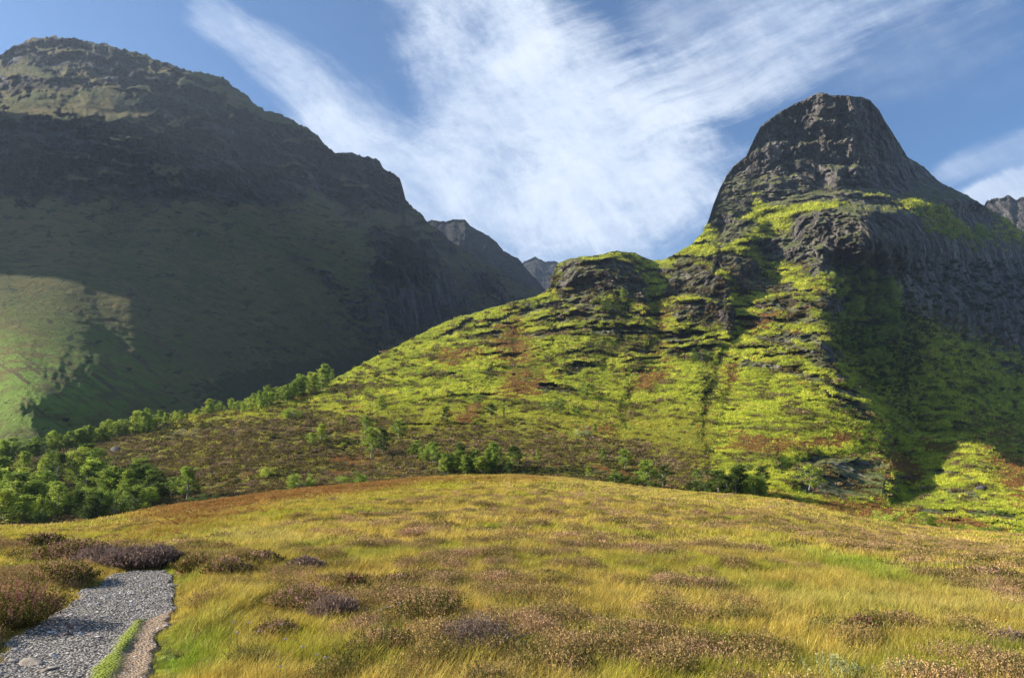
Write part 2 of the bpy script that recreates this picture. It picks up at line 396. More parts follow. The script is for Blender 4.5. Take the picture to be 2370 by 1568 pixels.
def left_rock(px, py):
    px, py = warp(px, py, 26, 70)
    r = 0.95 * ell(px, py, 200, 370, 420, 95, 2, 4) + .9 * ell(px, py, 560, 370, 150, 85, 20, 4) + 0.75 * ell(px, py, 780, 400, 120, 50, 30, 3)
    r += 1.0 * ell(px, py, 935, 600, 75, 62, 10, 4) + .6 * ell(px, py, 1150, 680, 60, 26, 25) + .8 * ell(px, py, 900, 440, 50, 50)
    r += .75 * ell(px, py, 100, 120, 220, 34) + .6 * ell(px, py, 60, 195, 220, 22) + .6 * ell(px, py, 330, 195, 150, 22, 16) + .35 * ell(px, py, 760, 640, 80, 25, 20) + .5 * ell(px, py, 450, 220, 140, 50, 25)
    r = r * sstep(py * 0 + 1, 0, 1)
    strips = fbm(px / 90, (py - .12 * px) / 15, 55.5, 4, .6); blot = fbm(px / 90, py / 60, 12.5, 4, .6)
    return np.clip(r, 0, 1.1) - 1.1 * sstep(strips, .16, .34) + .45 * blot + (.45 * sstep(-py, -620, -430) + .05) * sstep(fbm(px / 80, py / 30, 66.5, 5, .65), .05, .4)
def left_disp(P, px, py, D):
    x, y, z = P[..., 0], P[..., 1], P[..., 2]
    rock = np.clip(left_rock(px, py) * 1.3 - .3, 0, 1)
    grass = 16 * fbm(x / 110, y / 90, z / 90, 5, .6) + 6 * fbm(x / 22, y / 18, z / 9, 4, .6)
    al = (x * 0.0 + y)
    cliff = 60 * fbm(y / 75, x / 80, z / 140, 6, .62, ridged=True) + 16.0 * fbm(y / 30, x / 30, z / 26, 5, .65) + 14.0 * fbm(y / 14, x / 20, z / 60, 5, .62, ridged=True) + 8 * fbm(y / 60, x / 60, z / 12, 4, ridged=True)
    grass = grass * np.clip(D / 800 - .12, .14, 1.2)
    return grass * (1 - .6 * rock) + cliff * rock * 1.6 * np.clip(D / 800 - .2, .08, 1.1)
bL = [(-900, 1120), (0, 1085), (300, 1062), (600, 1010), (800, 930), (900, 860), (1000, 800), (1150, 750), (1400, 760)]
P, PX, PY = sheet(-900, 1400, 800, lambda p: interp(p, left_silh), lambda p: interp(p, bL), 420, left_D, left_disp, jitter=14, jscale=38)
me = mesh_np('mountain', P.reshape(-1, 3), grid_faces(*P.shape[:2]))
rk = left_rock(PX, PY)
z0 = np.zeros_like(PX)
hea = .25 * ell(PX, PY, 300, 800, 500, 120) + .35 * ell(PX, PY, 550, 600, 400, 80, 20)
scr = .75 * ell(PX, PY, 700, 880, 300, 60, -10, 4) + .3 * ell(PX, PY, 600, 500, 500, 60)
stk = fbm((PX * .8 + PY * .6) / 210, (-PX * .6 + PY * .8) / 13, 5.9, 5, .62); stk2 = fbm(PX / 46, PY / 17, 15.9, 5, .62); low_ = sstep(PY, 430, 520)
hea = hea + low_ * (.75 * sstep(stk, .08, .35) + .2 * sstep(-stk, .1, .3)) ; scr = scr + low_ * .95 * sstep(stk2, .14, .34) * (1 - .7 * ell(PX, PY, 60, 900, 300, 140))
screp = .5 * ell(PX, PY, 300, 880, 400, 100) + .9 * ell(PX, PY, 900, 640, 70, 60) + .9 * ell(PX, PY, 1150, 690, 80, 30, 25) + .6 * ell(PX, PY, 290, 680, 60, 14)
lush = 1.3 * ell(PX, PY, 60, 900, 300, 140)  # green foot turf, its sunlit patch brightened in the colour itself
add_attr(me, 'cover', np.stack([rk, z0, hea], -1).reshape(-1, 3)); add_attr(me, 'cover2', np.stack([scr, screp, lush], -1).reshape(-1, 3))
M_left = hill_material('mountain_turf_and_crag', (0.11, 0.12, 0.032), (0.20, 0.145, 0.05), (0.06, 0.064, 0.022), (0.022, 0.023, 0.03), (0.26, 0.255, 0.265), 0.4, 4.5, .36, lush_lit_c=(.20, .30, .045))
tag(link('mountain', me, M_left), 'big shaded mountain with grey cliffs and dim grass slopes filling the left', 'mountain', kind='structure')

sx_, sy_ = np.meshgrid(np.linspace(-1900, -560, 110), np.linspace(330, 1500, 100), indexing='xy')  # unseen ridge, shaped to keep the mountain's upper left slope in shadow
sz_ = 670 * np.exp(-((sx_ + 1080 + .12 * (sy_ - 700)) / 270) ** 2) * sstep(sy_, 400, 610) * sstep(-sy_, -1480, -1000) + 30 * fbm(sx_ / 160, sy_ / 160, 3, 5, .6) - 20
me = mesh_np('unseen_shade_shoulder', np.stack([sx_, sy_, sz_], -1).reshape(-1, 3), grid_faces(*sx_.shape))
zz_ = np.zeros(sx_.size); add_attr(me, 'cover', np.stack([zz_ + .35, zz_, zz_ + .2], -1)); add_attr(me, 'cover2', np.stack([zz_, zz_ + .2, zz_], -1))
tag(link('unseen_shade_shoulder', me, M_left), 'unseen shoulder beyond the left edge, added to shade the big mountain', 'mountain', kind='structure')

# ------------------------------------------------------------------ farther ridges
def far_sheet(name, label, silh, bot, D0, D1, nx, ny, amp, cols, s, jit=4):
    sx = [p[0] for p in silh]
    def Df(px, py):
        S = interp(px, silh); t = (py - S) / (bot - S); return D1 + (D0 - D1) * np.clip(t, 0, 1) ** 0.8
    def dp(P, px, py, D):
        x, y, z = P[..., 0], P[..., 1], P[..., 2]
        return amp * (fbm(x / (amp * 5), y / 300, z / (amp * 12), 6, .6, ridged=True) + .3 * fbm(x / 60, y / 60, z / 20, 4))
    P, PX, PY = sheet(sx[0], sx[-1], nx, lambda p: interp(p, silh), lambda p: p * 0 + bot, ny, Df, dp, jitter=jit, jscale=16, back=10)
    me = mesh_np(name, P.reshape(-1, 3), grid_faces(*P.shape[:2]))
    t = (PY - interp(PX, silh)) / (bot - interp(PX, silh))
    rk = 0.8 - .5 * t + .3 * fbm(PX / 30, PY / 20)
    add_attr(me, 'cover', np.stack([rk, rk * 0, rk * 0 + .3], -1).reshape(-1, 3)); add_attr(me, 'cover2', np.stack([rk * 0, rk * 0 + .3, rk * 0], -1).reshape(-1, 3))
    tag(link(name, me, hill_material(name + '_rock', *cols, s, 3.0)), label, 'mountain ridge', kind='structure')
far_sheet('ridge', 'knobbly dark ridge stepping down behind the shaded mountain', [(880, 640), (960, 525), (1000, 508), (1030, 514), (1050, 507), (1075, 508), (1090, 524), (1130, 545), (1150, 560), (1165, 580), (1200, 598), (1230, 635), (1262, 668), (1330, 730)], 790, 1450, 1750, 260, 150, 22,
          ((0.075, 0.085, 0.03), (0.085, 0.08, 0.035), (0.05, 0.055, 0.028), (0.06, 0.06, 0.065), (0.11, 0.11, 0.115)), 0.4)
far_sheet('distant_peak', 'small blue-grey peak in the notch between the mountains', [(1120, 700), (1190, 625), (1215, 603), (1238, 594), (1262, 604), (1285, 604), (1300, 612), (1400, 600), (1600, 690)], 760, 2400, 2700, 200, 80, 35,
          ((0.07, 0.08, 0.04), (0.08, 0.08, 0.04), (0.05, 0.055, 0.03), (0.06, 0.062, 0.07), (0.12, 0.12, 0.13)), 0.3)
far_sheet('distant_crag', 'pale grooved rock crag beyond the right shoulder', [(2180, 620), (2250, 520), (2285, 462), (2310, 458), (2335, 452), (2352, 462), (2365, 456), (2400, 448), (2500, 420), (2800, 560)], 900, 1500, 1750, 320, 240, 26,
          ((0.12, 0.12, 0.05), (0.11, 0.10, 0.05), (0.08, 0.08, 0.04), (0.15, 0.13, 0.12), (0.26, 0.235, 0.215)), 0.5, 6)

# ------------------------------------------------------------------ the sunlit hill, its rock dome and the slopes right of it
hill_silh = [(-900, 1200), (-300, 1120), (0, 1072), (100, 1050), (200, 1030), (300, 1000), (400, 965), (480, 950), (560, 945), (640, 922), (700, 903), (760, 882), (800, 862), (860, 830), (930, 795),
             (1000, 757), (1050, 737), (1100, 722), (1180, 700), (1250, 682), (1272, 665), (1281, 636), (1290, 608), (1312, 600), (1340, 594), (1368, 592), (1400, 585), (1430, 581), (1470, 584), (1492, 596),
             (1515, 603), (1540, 598), (1570, 584), (1600, 563), (1626, 539), (1640, 508), (1652, 470), (1666, 438), (1682, 405), (1700, 382), (1727, 360), (1745, 322), (1762, 291), (1800, 262), (1840, 240),
             (1862, 230), (1880, 220), (1900, 214), (1925, 219), (1960, 221), (1995, 223), (2014, 233), (2032, 250), (2047, 275), (2065, 305), (2082, 332), (2100, 363), (2140, 388), (2181, 425), (2230, 447), (2292, 484),
             (2330, 505), (2370, 537), (2430, 590), (2600, 700), (2900, 850), (3200, 1000)]
hill_ctrl = [
    (-900, 1250, 110), (-900, 1210, 200), (-400, 1290, 85), (-400, 1150, 190), (0, 1280, 88), (0, 1180, 118), (0, 1120, 155), (0, 1075, 205),
    (300, 1260, 92), (300, 1150, 128), (300, 1070, 168), (300, 1005, 225), (600, 1190, 108), (600, 1100, 132), (600, 1010, 175), (600, 932, 245),
    (800, 1160, 110), (800, 1060, 148), (800, 960, 205), (800, 868, 300), (1000, 1140, 112), (1000, 1050, 150), (1000, 950, 210), (1000, 850, 310), (1000, 762, 450),
    (1250, 1140, 112), (1250, 1060, 146), (1250, 950, 222), (1250, 850, 320), (1250, 760, 430), (1250, 690, 560),
    (1400, 1150, 110), (1400, 1080, 140), (1400, 950, 238), (1400, 850, 335), (1400, 760, 430), (1400, 690, 520), (1400, 590, 640),
    (1520, 1170, 108), (1520, 1000, 200), (1520, 850, 345), (1520, 740, 480), (1520, 660, 600), (1520, 606, 760),
    (1650, 1180, 108), (1650, 1080, 145), (1650, 980, 225), (1650, 850, 355), (1650, 740, 480), (1650, 620, 640), (1650, 500, 800),
    (1760, 1185, 108), (1760, 1080, 145), (1760, 950, 250), (1760, 800, 390), (1760, 700, 500), (1760, 600, 640), (1760, 470, 770), (1760, 300, 880),
    (1900, 1200, 106), (1900, 1120, 140), (1900, 1040, 185), (1900, 950, 240), (1900, 850, 320), (1900, 750, 430), (1900, 660, 540), (1900, 560, 640), (1900, 470, 720), (1900, 430, 850), (1900, 220, 960),
    (2000, 1210, 106), (2000, 1130, 150), (2000, 1000, 225), (2000, 950, 270), (2000, 800, 470), (2000, 650, 590), (2000, 500, 700), (2000, 430, 860), (2000, 230, 985),
    (2130, 1230, 104), (2130, 1160, 140), (2130, 1060, 230), (2130, 900, 450), (2130, 780, 560), (2130, 640, 680), (2130, 500, 830), (2130, 400, 980),
    (2250, 1250, 102), (2250, 1150, 150), (2250, 1060, 210), (2250, 900, 540), (2250, 780, 700), (2250, 640, 830), (2250, 480, 1040),
    (2370, 1280, 98), (2370, 1180, 140), (2370, 1110, 190), (2370, 980, 560), (2370, 830, 800), (2370, 680, 1000), (2370, 545, 1200),
    (2700, 1350, 90), (2700, 1150, 200), (2700, 900, 1000), (2700, 760, 1300), (3200, 1350, 95), (3200, 1050, 500)]
fH = tps(hill_ctrl)
SPUR = [(1890, 560), (1915, 640), (1905, 720), (1925, 790), (1945, 864), (2011, 929), (2062, 985), (2048, 1030), (2066, 1085), (2040, 1140), (2010, 1170)]
MOUND = [(2060, 1000), (2142, 1016), (2262, 1024), (2310, 1052), (2370, 1092), (2500, 1160)]
KNOLLS = [(1390, 592, 108, 95, .085, 0), (1612, 602, 78, 85, .09, 10), (1625, 684, 80, 62, .085, 8), (1735, 538, 85, 38, .045, 4), (1700, 590, 60, 34, .04, 8), (1815, 684, 62, 36, .035, 0), (1985, 474, 140, 150, .07, 4),
          (1335, 712, 90, 30, .03, -6), (1325, 838, 54, 18, .035, -14), (1282, 884, 50, 16, .035, 4), (1600, 794, 62, 24, .04, -8), (1455, 742, 50, 24, .03, 6), (1120, 764, 42, 16, .03, -5), (1905, 822, 50, 26, .03, 30), (1850, 770, 60, 20, .025, 10), (1770, 838, 60, 16, .02, 6), (1060, 748, 60, 14, .02, -24), (1250, 700, 50, 20, .03, -12), (1480, 805, 40, 14, .02, 0), (1930, 905, 50, 16, .02, 24), (1860, 565, 50, 40, .03, 0)]
def knoll_f(px, py, k):
    cx, yt, rx, dn, a, rot = k; x = (px - cx) / rx; yT = yt + .30 * dn * np.abs(x) ** 2.2 + (px - cx) * math.tan(math.radians(rot))
    side = sstep(x, -1.25, -.55) * sstep(-x, -1.12, -.82); q = py - yT
    return side * sstep(q, -5, 5), side, q, dn, a
def hill_D(px, py):
    D = fH(px, py); k = 0; px0, py0 = px, py; px, py = warp(px, py, 13, 50)
    # dome: foot of the face, ledges across it and the long grass ramps below it
    k += fold(px, py, [(1640, 560), (1690, 520), (1760, 480), (1880, 446), (1990, 440), (2090, 452), (2180, 470)], 8, 0.05, 60)
    k += fold(px, py, [(1690, 545), (1760, 505), (1830, 487), (1900, 478), (1985, 472), (2060, 478), (2120, 500)], 7, 0.055, 50)
    k += fold(px, py, [(1720, 425), (1800, 385), (1870, 368), (1960, 384), (2050, 378)], 5, 0.035, 40) + fold(px, py, [(1760, 330), (1830, 318), (1900, 330), (1990, 316), (2060, 330)], 4, .022, 30) + fold(px, py, [(1820, 275), (1880, 268), (1960, 280), (2020, 272)], 4, .02, 26)
    k += fold(px, py, [(1800, 350), (1850, 330), (1900, 325)], 6, 0.015, 30)
    for kn in KNOLLS:
        f, side, q, dn, a = knoll_f(px, py, kn); k -= a * f * np.exp(-(np.maximum(q, 0) / (dn * 1.25)) ** 2)
    dm = sstep(-py, -470, -400); a_ = np.clip((1965 - px) / 300, 0, 1.1); b_ = np.clip((px - 1965) / 130, 0, 1.8)
    k += dm * (.22 * a_ ** 1.15 + .14 * b_ ** 1.5 - .08)
    d2 = sstep(py, 468, 500) * sstep(-py, -700, -640); k += d2 * (.10 * np.clip((1985 - px) / 170, 0, 1.2) * sstep(px, 1700, 1790) + .07 * np.clip((px - 2000) / 120, 0, 1.6) - .05)
    k += groove(px, py, [(1945, 240), (1950, 330), (1965, 430)], 12, .022) + groove(px, py, [(1850, 260), (1835, 330), (1820, 400)], 12, .02) + groove(px, py, [(2030, 300), (2040, 430)], 12, .02)
    k += groove(px, py, [(1930, 480), (1940, 620)], 9, .015) + groove(px, py, [(2030, 500), (2030, 620)], 10, .02) + groove(px, py, [(1885, 500), (1880, 600)], 8, .015)
    # knolls in front of the saddle, each standing clear of the slope behind it
    k -= 0.05 * ell(px, py, 1915, 1085, 120, 55, 5, 4)
    k -= 0.05 * ell(px, py, 1600, 950, 60, 110, 12, 3)
    k -= 0.03 * ell(px, py, 620, 1010, 150, 40, 8, 3) + 0.02 * ell(px, py, 1010, 975, 70, 30) + .03 * ell(px, py, 1090, 950, 40, 18)
    k += fold(px, py, [(1790, 1098), (1840, 1078), (1900, 1062), (1980, 1055), (2040, 1058), (2075, 1075)], 7, .09, 60)
    # gullies
    k += groove(px, py, [(1560, 606), (1628, 579), (1713, 675), (1748, 726), (1712, 776), (1681, 803), (1650, 880), (1633, 930), (1628, 1020), (1640, 1090)], 10, .028)
    k += groove(px, py, [(1500, 600), (1522, 660), (1520, 740), (1500, 850), (1440, 960)], 16, .022)
    k += groove(px, py, [(1455, 700), (1440, 780), (1400, 850)], 18, .02) + groove(px, py, [(1215, 760), (1170, 860), (1080, 930)], 26, .03)
    k += groove(px, py, [(1790, 640), (1830, 700), (1800, 780), (1780, 900)], 16, .02)
    k += groove(px, py, [(1480, 940), (1440, 1000), (1500, 1060)], 22, .02)
    k += groove(px, py, [(700, 940), (740, 1000), (850, 1060)], 22, .02)
    # right-hand side of the spur falls away into shade; the low mound in front of it
    d, s, al = seg_dist(px, py, SPUR); q = d * s        # + = right of the crest (travel is downward)
    k += 0.30 * sstep(q, -6, 60) * np.exp(-np.maximum(q, 0) / 200) * sstep(py, 560, 640) * sstep(1185 - py, 0, 60)
    k -= 0.035 * np.exp(-((q + 14) / 26) ** 2) * sstep(py, 600, 700) * sstep(1185 - py, 0, 40)
    d, s, al = seg_dist(px, py, MOUND); q = d * s
    k += 0.7 * sstep(q, -3, 14) * np.exp(-np.maximum(q, 0) / 90) * sstep(px, 2050, 2120)
    k += fold(px, py, [(2130, 765), (2200, 785), (2280, 800), (2370, 826), (2500, 880)], 7, .12, 80)
    return D * (1 + k)
def ledges(px, py):
    L = np.maximum(fbm(px / 70, (py + .10 * (px - 1600) * np.sign(1650 - px)) / 19, 91.3, 5, .6) - .04, 0) + .8 * np.maximum(fbm(px / 120, py / 30, 13.9, 3, .5), 0)
    w = ell(px, py, 1600, 680, 420, 130, 0, 3) + .5 * ell(px, py, 1830, 770, 110, 60, 0, 3) + .12 * ell(px, py, 1750, 880, 260, 110, 0, 4) + .16 * ell(px, py, 1200, 840, 300, 110, -18, 4) + .4 * ell(px, py, 2230, 1130, 200, 90, 10, 4)
    return np.clip(L * 2.2, 0, 1) * np.clip(w, 0, 1)
def hill_rock(px, py):
    l0, l1 = ledges(px, py), ledges(px, py + 7); nose = np.clip((l0 - l1) * 5, 0, .95)
    return np.clip(np.maximum(hill_rock0(px, py), nose), 0, 1.2)
def hill_rock0(px, py):
    px, py = warp(px, py, 13, 50)
    r = 1.3 * ell(px, py, 1900, 330, 260, 130, 4, 6); r = np.maximum(r, 1.1 * ell(px, py, 2180, 450, 150, 34, 33, 4)); r = r + 1.0 * ell(px, py, 1690, 510, 55, 50, -30, 3) + .9 * ell(px, py, 1880, 455, 260, 26, 0, 4)
    r = np.maximum(r, 1.25 * ell(px, py, 1985, 555, 165, 82, 5, 5)) ; r = np.maximum(r, .9 * ell(px, py, 2180, 640, 170, 120, 25, 3))
    r = np.maximum(r, 1.0 * ell(px, py, 2330, 680, 150, 140, 20, 3))
    r = np.maximum(r, .95 * ell(px, py, 1385, 636, 105, 36, 0, 4)); r = np.maximum(r, .9 * ell(px, py, 1610, 652, 80, 30, 14, 4))
    r = np.maximum(r, .95 * ell(px, py, 1655, 728, 52, 26, -10, 3)); r = np.maximum(r, .85 * ell(px, py, 1705, 610, 70, 18, 10, 3))
    r = np.maximum(r, .75 * ell(px, py, 1830, 575, 80, 40, 5, 3)); r = np.maximum(r, .6 * ell(px, py, 1790, 700, 60, 16, -4))
    r = np.maximum(r, .75 * ell(px, py, 1905, 830, 50, 22, 35)); r = np.maximum(r, 1.1 * ell(px, py, 1945, 1100, 110, 48, 5, 4))
    r = np.maximum(r, .6 * ell(px, py, 1830, 770, 80, 14, 12)); r = np.maximum(r, .55 * ell(px, py, 1320, 735, 80, 18, -6))
    r = np.maximum(r, .62 * ell(px, py, 1600, 815, 55, 14, -8)); r = np.maximum(r, .8 * ell(px, py, 1280, 901, 48, 7, 3, 3)); r = np.maximum(r, .75 * ell(px, py, 1325, 856, 48, 8, -16))
    r = np.maximum(r, .5 * ell(px, py, 1120, 782, 36, 8)); r = np.maximum(r, .5 * ell(px, py, 980, 750, 110, 14, -26)); r = np.maximum(r, .7 * ell(px, py, 2340, 850, 40, 18, 10))
    for e in [(1340, 620, 50, 20, 0), (1440, 625, 46, 26, 5), (1345, 700, 40, 12, -5), (1600, 620, 50, 14, 10), (1690, 595, 50, 12, 8), (1730, 640, 60, 14, 12), (1780, 665, 70, 14, 4), (1860, 735, 60, 12, 10), (1800, 790, 70, 10, 14), (1900, 800, 60, 16, 30),
              (1760, 845, 50, 9, 10), (1850, 865, 60, 9, 12), (1950, 900, 60, 10, 25), (1985, 950, 50, 9, 20), (1570, 780, 50, 10, -4), (1490, 810, 26, 8, 0), (1270, 770, 50, 10, -8), (1400, 770, 46, 10, 4), (1140, 745, 50, 8, -20), (1060, 760, 60, 7, -24), (1230, 720, 40, 9, -14), (1930, 700, 60, 30, 20), (2170, 1185, 60, 8, 4), (2290, 1190, 70, 9, 8), (2230, 1140, 40, 7, 10)]:
        r = np.maximum(r, .92 * ell(px, py, *e, 3))
    kb = sstep(fbm(px / 40, py / 12, 40.2, 3), .05, .35)
    for kn in KNOLLS:
        f, side, q, dn, a = knoll_f(px, py, kn); band = sstep(q / dn, .12, .3) * sstep(-q / dn, -1.15, -.85) * side
        r = np.maximum(r, band * (.98 - .5 * kb))
    r = np.maximum(r, .55 * ell(px, py, 1990, 940, 40, 60, -30)); r = np.maximum(r, .5 * ell(px, py, 1410, 720, 60, 24)); r = np.maximum(r, .5 * ell(px, py, 2060, 1040, 22, 60))
    ramp_ = ell(px, py, 1985, 444, 110, 9, 1, 3) + ell(px, py, 1850, 484, 150, 9, -10, 3) + ell(px, py, 1720, 560, 60, 10, -20, 2) + .8 * ell(px, py, 2120, 470, 90, 9, 12, 3) + .7 * ell(px, py, 1750, 450, 30, 30)
    return np.clip(r - 1.0 * ramp_ - .25 * ell(px, py, 1870, 345, 60, 16), 0, 1.2)
def hill_disp(P, px, py, D):
    x, y, z = P[..., 0], P[..., 1], P[..., 2]
    rock = np.clip(hill_rock(px, py), 0, 1); far = np.clip(D / 400, .25, 1.6)
    vm = sstep(fbm(x / 70, y / 70, z / 50, 2), -.2, .2)
    g = 13 * far * fbm(x / 50, y / 50, z / 40, 4) + (1.6 + 3.4 * vm) * far ** .8 * fbm(x / 20, y / 22, z / 8, 4, .6) + 5 * far * fbm(px / 52 + py / 300, py / 420, 7.7, 4, .55, ridged=True) * -1 + 1.8 * far ** .5 * fbm(x / 3.5, y / 4, z / 1.4, 3, .6)
    # turf steps: flat tops and short steep noses
    zz = z / (5.5 * far) + 1.6 * fbm(x / 34, y / 34, z / 70, 3); st = (zz - np.floor(zz)); g = g + 1.6 * far * (1 - st) ** 2 * sstep(fbm(x / 60, y / 60, z / 40, 2), -.12, .25) * sstep(py * -1, -1010, -860)
    c = 10 * fbm(x / 38, y / 50, z / 80, 4, .6, ridged=True) + 3.5 * fbm(x / 12, y / 20, z / 34, 5, .62, ridged=True) + 7 * fbm(x / 17, y / 17, z / 15, 5, .66) + 4.5 * fbm(x / 60 , y / 60, z / 10, 4, .6, ridged=True) + 1.6 * fbm(x / 3.2, y / 3.2, z / 6, 3)
    c = c * np.clip(D / 600, .42, 1.1)
    lowk = np.where(py > 980, .55, 1.0); c = c * (1 - .55 * sstep(px, 1990, 2080))
    g = g - 13 * np.clip(D / 500, .3, 1.4) * ledges(px, py)
    return g * (1 - .5 * rock) * lowk + c * rock * 2.3
def hill_bot(p): return interp(p, [(-900, 1330), (0, 1300), (300, 1270), (600, 1205), (1000, 1165), (1400, 1170), (1800, 1210), (2100, 1260), (2400, 1310), (3200, 1420)])
PH, PXH, PYH = sheet(-900, 3000, 1500, lambda p: interp(p, hill_silh), hill_bot, 640, hill_D, hill_disp, jitter=5.0, jscale=26, backslope=.9)
me = mesh_np('hillside', PH.reshape(-1, 3), grid_faces(*PH.shape[:2]))
def hill_cover(px, py):
    n = fbm(px / 40, py / 18, 4.2, 4); px, py = warp(px, py, 13, 50)
    rust = np.zeros(np.shape(px))
    for e in [(1752, 1028, 75, 22, 4, 3, 1.0), (1905, 1022, 78, 13, -9, 3, 1.0), (1505, 880, 60, 22, -24, 3, .75), (1215, 885, 60, 34, -8, 3, .8), (1185, 795, 50, 60, -20, 3, .75),
              (1060, 820, 60, 26, -10, 3, .6), (1085, 955, 42, 17, -28, 3, .95), (1760, 742, 46, 16, -34, 3, .85), (1690, 870, 20, 34, 20, 2, .7), (1530, 760, 25, 90, 0, 2, .5), (2170, 1035, 60, 12, 8, 3, .7),
              (2090, 1080, 60, 30, 35, 3, .8), (2340, 1090, 100, 50, 40, 2, .8), (1390, 1000, 60, 16, 10, 2, .6), (680, 925, 40, 8, -4, 2, .6), (820, 1070, 90, 16, 0, 2, .5), (1780, 1170, 200, 22, 8, 2, 1.1), (2050, 1200, 260, 30, 6, 2, 1.1), (2300, 1000, 100, 60, 30, 2, .5), (1330, 700, 40, 60, 0, 2, .3)]:
        rust = np.maximum(rust, 1.25 * e[6] * ell(px, py, *e[:4], e[4], e[5]))
    hea = .78 * sstep(py, interp(px, [(-200, 1000), (400, 950), (800, 925), (1000, 955), (1200, 950), (1500, 1010), (1640, 1060), (1700, 1150)]), interp(px, [(-200, 1020), (400, 990), (800, 1000), (1000, 1010), (1200, 990), (1500, 1060), (1640, 1100), (1700, 1180)])) * sstep(-px, -1720, -1620)
    hea = np.maximum(hea, .5 * ell(px, py, 800, 900, 200, 40, -20)); hea = np.maximum(hea, .35 * ell(px, py, 1450, 800, 90, 90))
    hea = hea - .5 * ell(px, py, 940, 990, 120, 20, -5) - .3 * ell(px, py, 1200, 1010, 200, 30)
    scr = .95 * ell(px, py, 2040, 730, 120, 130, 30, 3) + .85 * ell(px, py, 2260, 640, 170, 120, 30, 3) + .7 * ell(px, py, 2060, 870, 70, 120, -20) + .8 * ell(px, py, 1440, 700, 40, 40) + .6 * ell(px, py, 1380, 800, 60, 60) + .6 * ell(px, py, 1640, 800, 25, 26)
    scr = scr + .8 * ell(px, py, 1640, 900, 30, 60) + .6 * ell(px, py, 1250, 1095, 260, 20) + 0 * px + .7 * ell(px, py, 200, 1150, 300, 60) + .5 * ell(px, py, 1480, 780, 60, 60)
    sp = .45 * sstep(-py, -900, -700) + .3
    lush = 1.2 * ell(px, py, 2280, 880, 130, 80, 15) + .9 * ell(px, py, 950, 850, 200, 40, -14) + ell(px, py, 1850, 590, 60, 30) + .7 * ell(px, py, 1700, 900, 120, 120) + .8 * ell(px, py, 2150, 1120, 200, 60) + .5  # the far right slope's partial light is put into its green
    return rust, np.clip(hea + .25 * n * (hea > .05), 0, 1), np.clip(scr + .2 * n, 0, 1), sp + 0 * px, np.clip(lush, 0, 1)
rust, hea, scr, sp_, lush = hill_cover(PXH, PYH)
rkh = hill_rock(PXH, PYH)
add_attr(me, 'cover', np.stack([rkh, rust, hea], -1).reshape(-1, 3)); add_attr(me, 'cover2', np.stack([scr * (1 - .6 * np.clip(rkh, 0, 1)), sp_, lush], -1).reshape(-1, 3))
M_hill = hill_material('hill_turf_and_rock', (0.26, 0.28, 0.030), (0.34, 0.33, 0.038), (0.15, 0.165, 0.025), (0.14, 0.122, 0.11), (0.50, 0.44, 0.39), 1.0, 2.6, .8)
tag(link('hillside', me, M_hill), 'sunlit green hillside rising to a bare rock dome on the right', 'hill', kind='structure')

# grid look-up: nearest hill surface point for a bearing / height in the view, used to stand trees and boulders on it
_HN = 641
def hill_point(px, py):
    j = int(round((px + 900) / 3900 * 1499)); col = PYH[:_HN, j]; i = max(1, int(np.argmin(np.abs(col - py))))
    return Vector(PH[i, j])

# ------------------------------------------------------------------ the moor and valley floor: one sheet out to the horizon
CREST = [(-900, 1240, 30), (0, 1226, 38), (100, 1224, 41), (200, 1214, 44), (300, 1192, 48), (450, 1167, 54), (620, 1142, 62), (780, 1126, 68), (900, 1113, 74), (1000, 1104, 80), (1150, 1099, 85), (1280, 1105, 84), (1400, 1119, 80),
         (1500, 1131, 76), (1600, 1141, 73), (1750, 1151, 70), (1850, 1165, 66), (1900, 1183, 63), (2000, 1206, 60), (2100, 1224, 58), (2200, 1232, 57), (2370, 1245, 55), (3000, 1290, 50)]
_c = np.array(CREST, float); _cp = P3(_c[:, 0], _c[:, 1], _c[:, 2])
_caz = np.arctan2(_cp[:, 0], _cp[:, 1]); _cr = np.hypot(_cp[:, 0], _cp[:, 1]); _cz = _cp[:, 2]
_px = np.linspace(-900, 3000, 400)
def _sm(v): 
    k = np.hanning(23); k /= k.sum(); return np.convolve(np.pad(v, 11, 'edge'), k, 'valid')
_azs = np.linspace(-1.1, 1.1, 400); _rs = _sm(np.interp(_azs, _caz, _cr)); _zs = _sm(np.interp(_azs, _caz, _cz))
PATH_L = [(-330, 1800), (-150, 1640), (0, 1501), (70, 1438), (161, 1387), (201, 1349), (264, 1319), (300, 1308)]
PATH_R = [(330, 1800), (335, 1640), (348, 1568), (363, 1500), (360, 1450), (390, 1415), (393, 1387), (403, 1350), (395, 1319), (385, 1308)]
def flat(pts):
    out = []
    for px, py in pts:
        X, Z = ray(px, py); D = EYE / -float(Z); out.append((float(X) * D, D))
    return out
PATH_POLY_L, PATH_POLY_R = flat(PATH_L), flat(PATH_R)
def path_dist(x, y):
    """metres inside the path (positive) between its two edges"""
    yl = [p[1] for p in PATH_POLY_L]; xl = [p[0] for p in PATH_POLY_L]; yr = [p[1] for p in PATH_POLY_R]; xr = [p[0] for p in PATH_POLY_R]
    w = .12 * pn(x * 1.3, y * 1.3) + .07 * pn(x * 4, y * 4)
    d = np.minimum(x - np.interp(y, yl, xl), np.interp(y, yr, xr) - x) * .85 + w
    top = (yl[-1] + .1 - y); return np.minimum(d, top)
STRIP = flat([(322, 1420), (290, 1470), (250, 1520), (222, 1568), (150, 1700)])
def strip_dist(x, y):
    d = x - np.interp(y, [p[1] for p in STRIP][::-1], [p[0] for p in STRIP][::-1])
    w = np.interp(y, [3, STRIP[3][1], STRIP[0][1], STRIP[0][1] + .4], [.17, .12, .05, -.05])
    return w - np.abs(d) + .05 * pn(x * 3, y * 3)
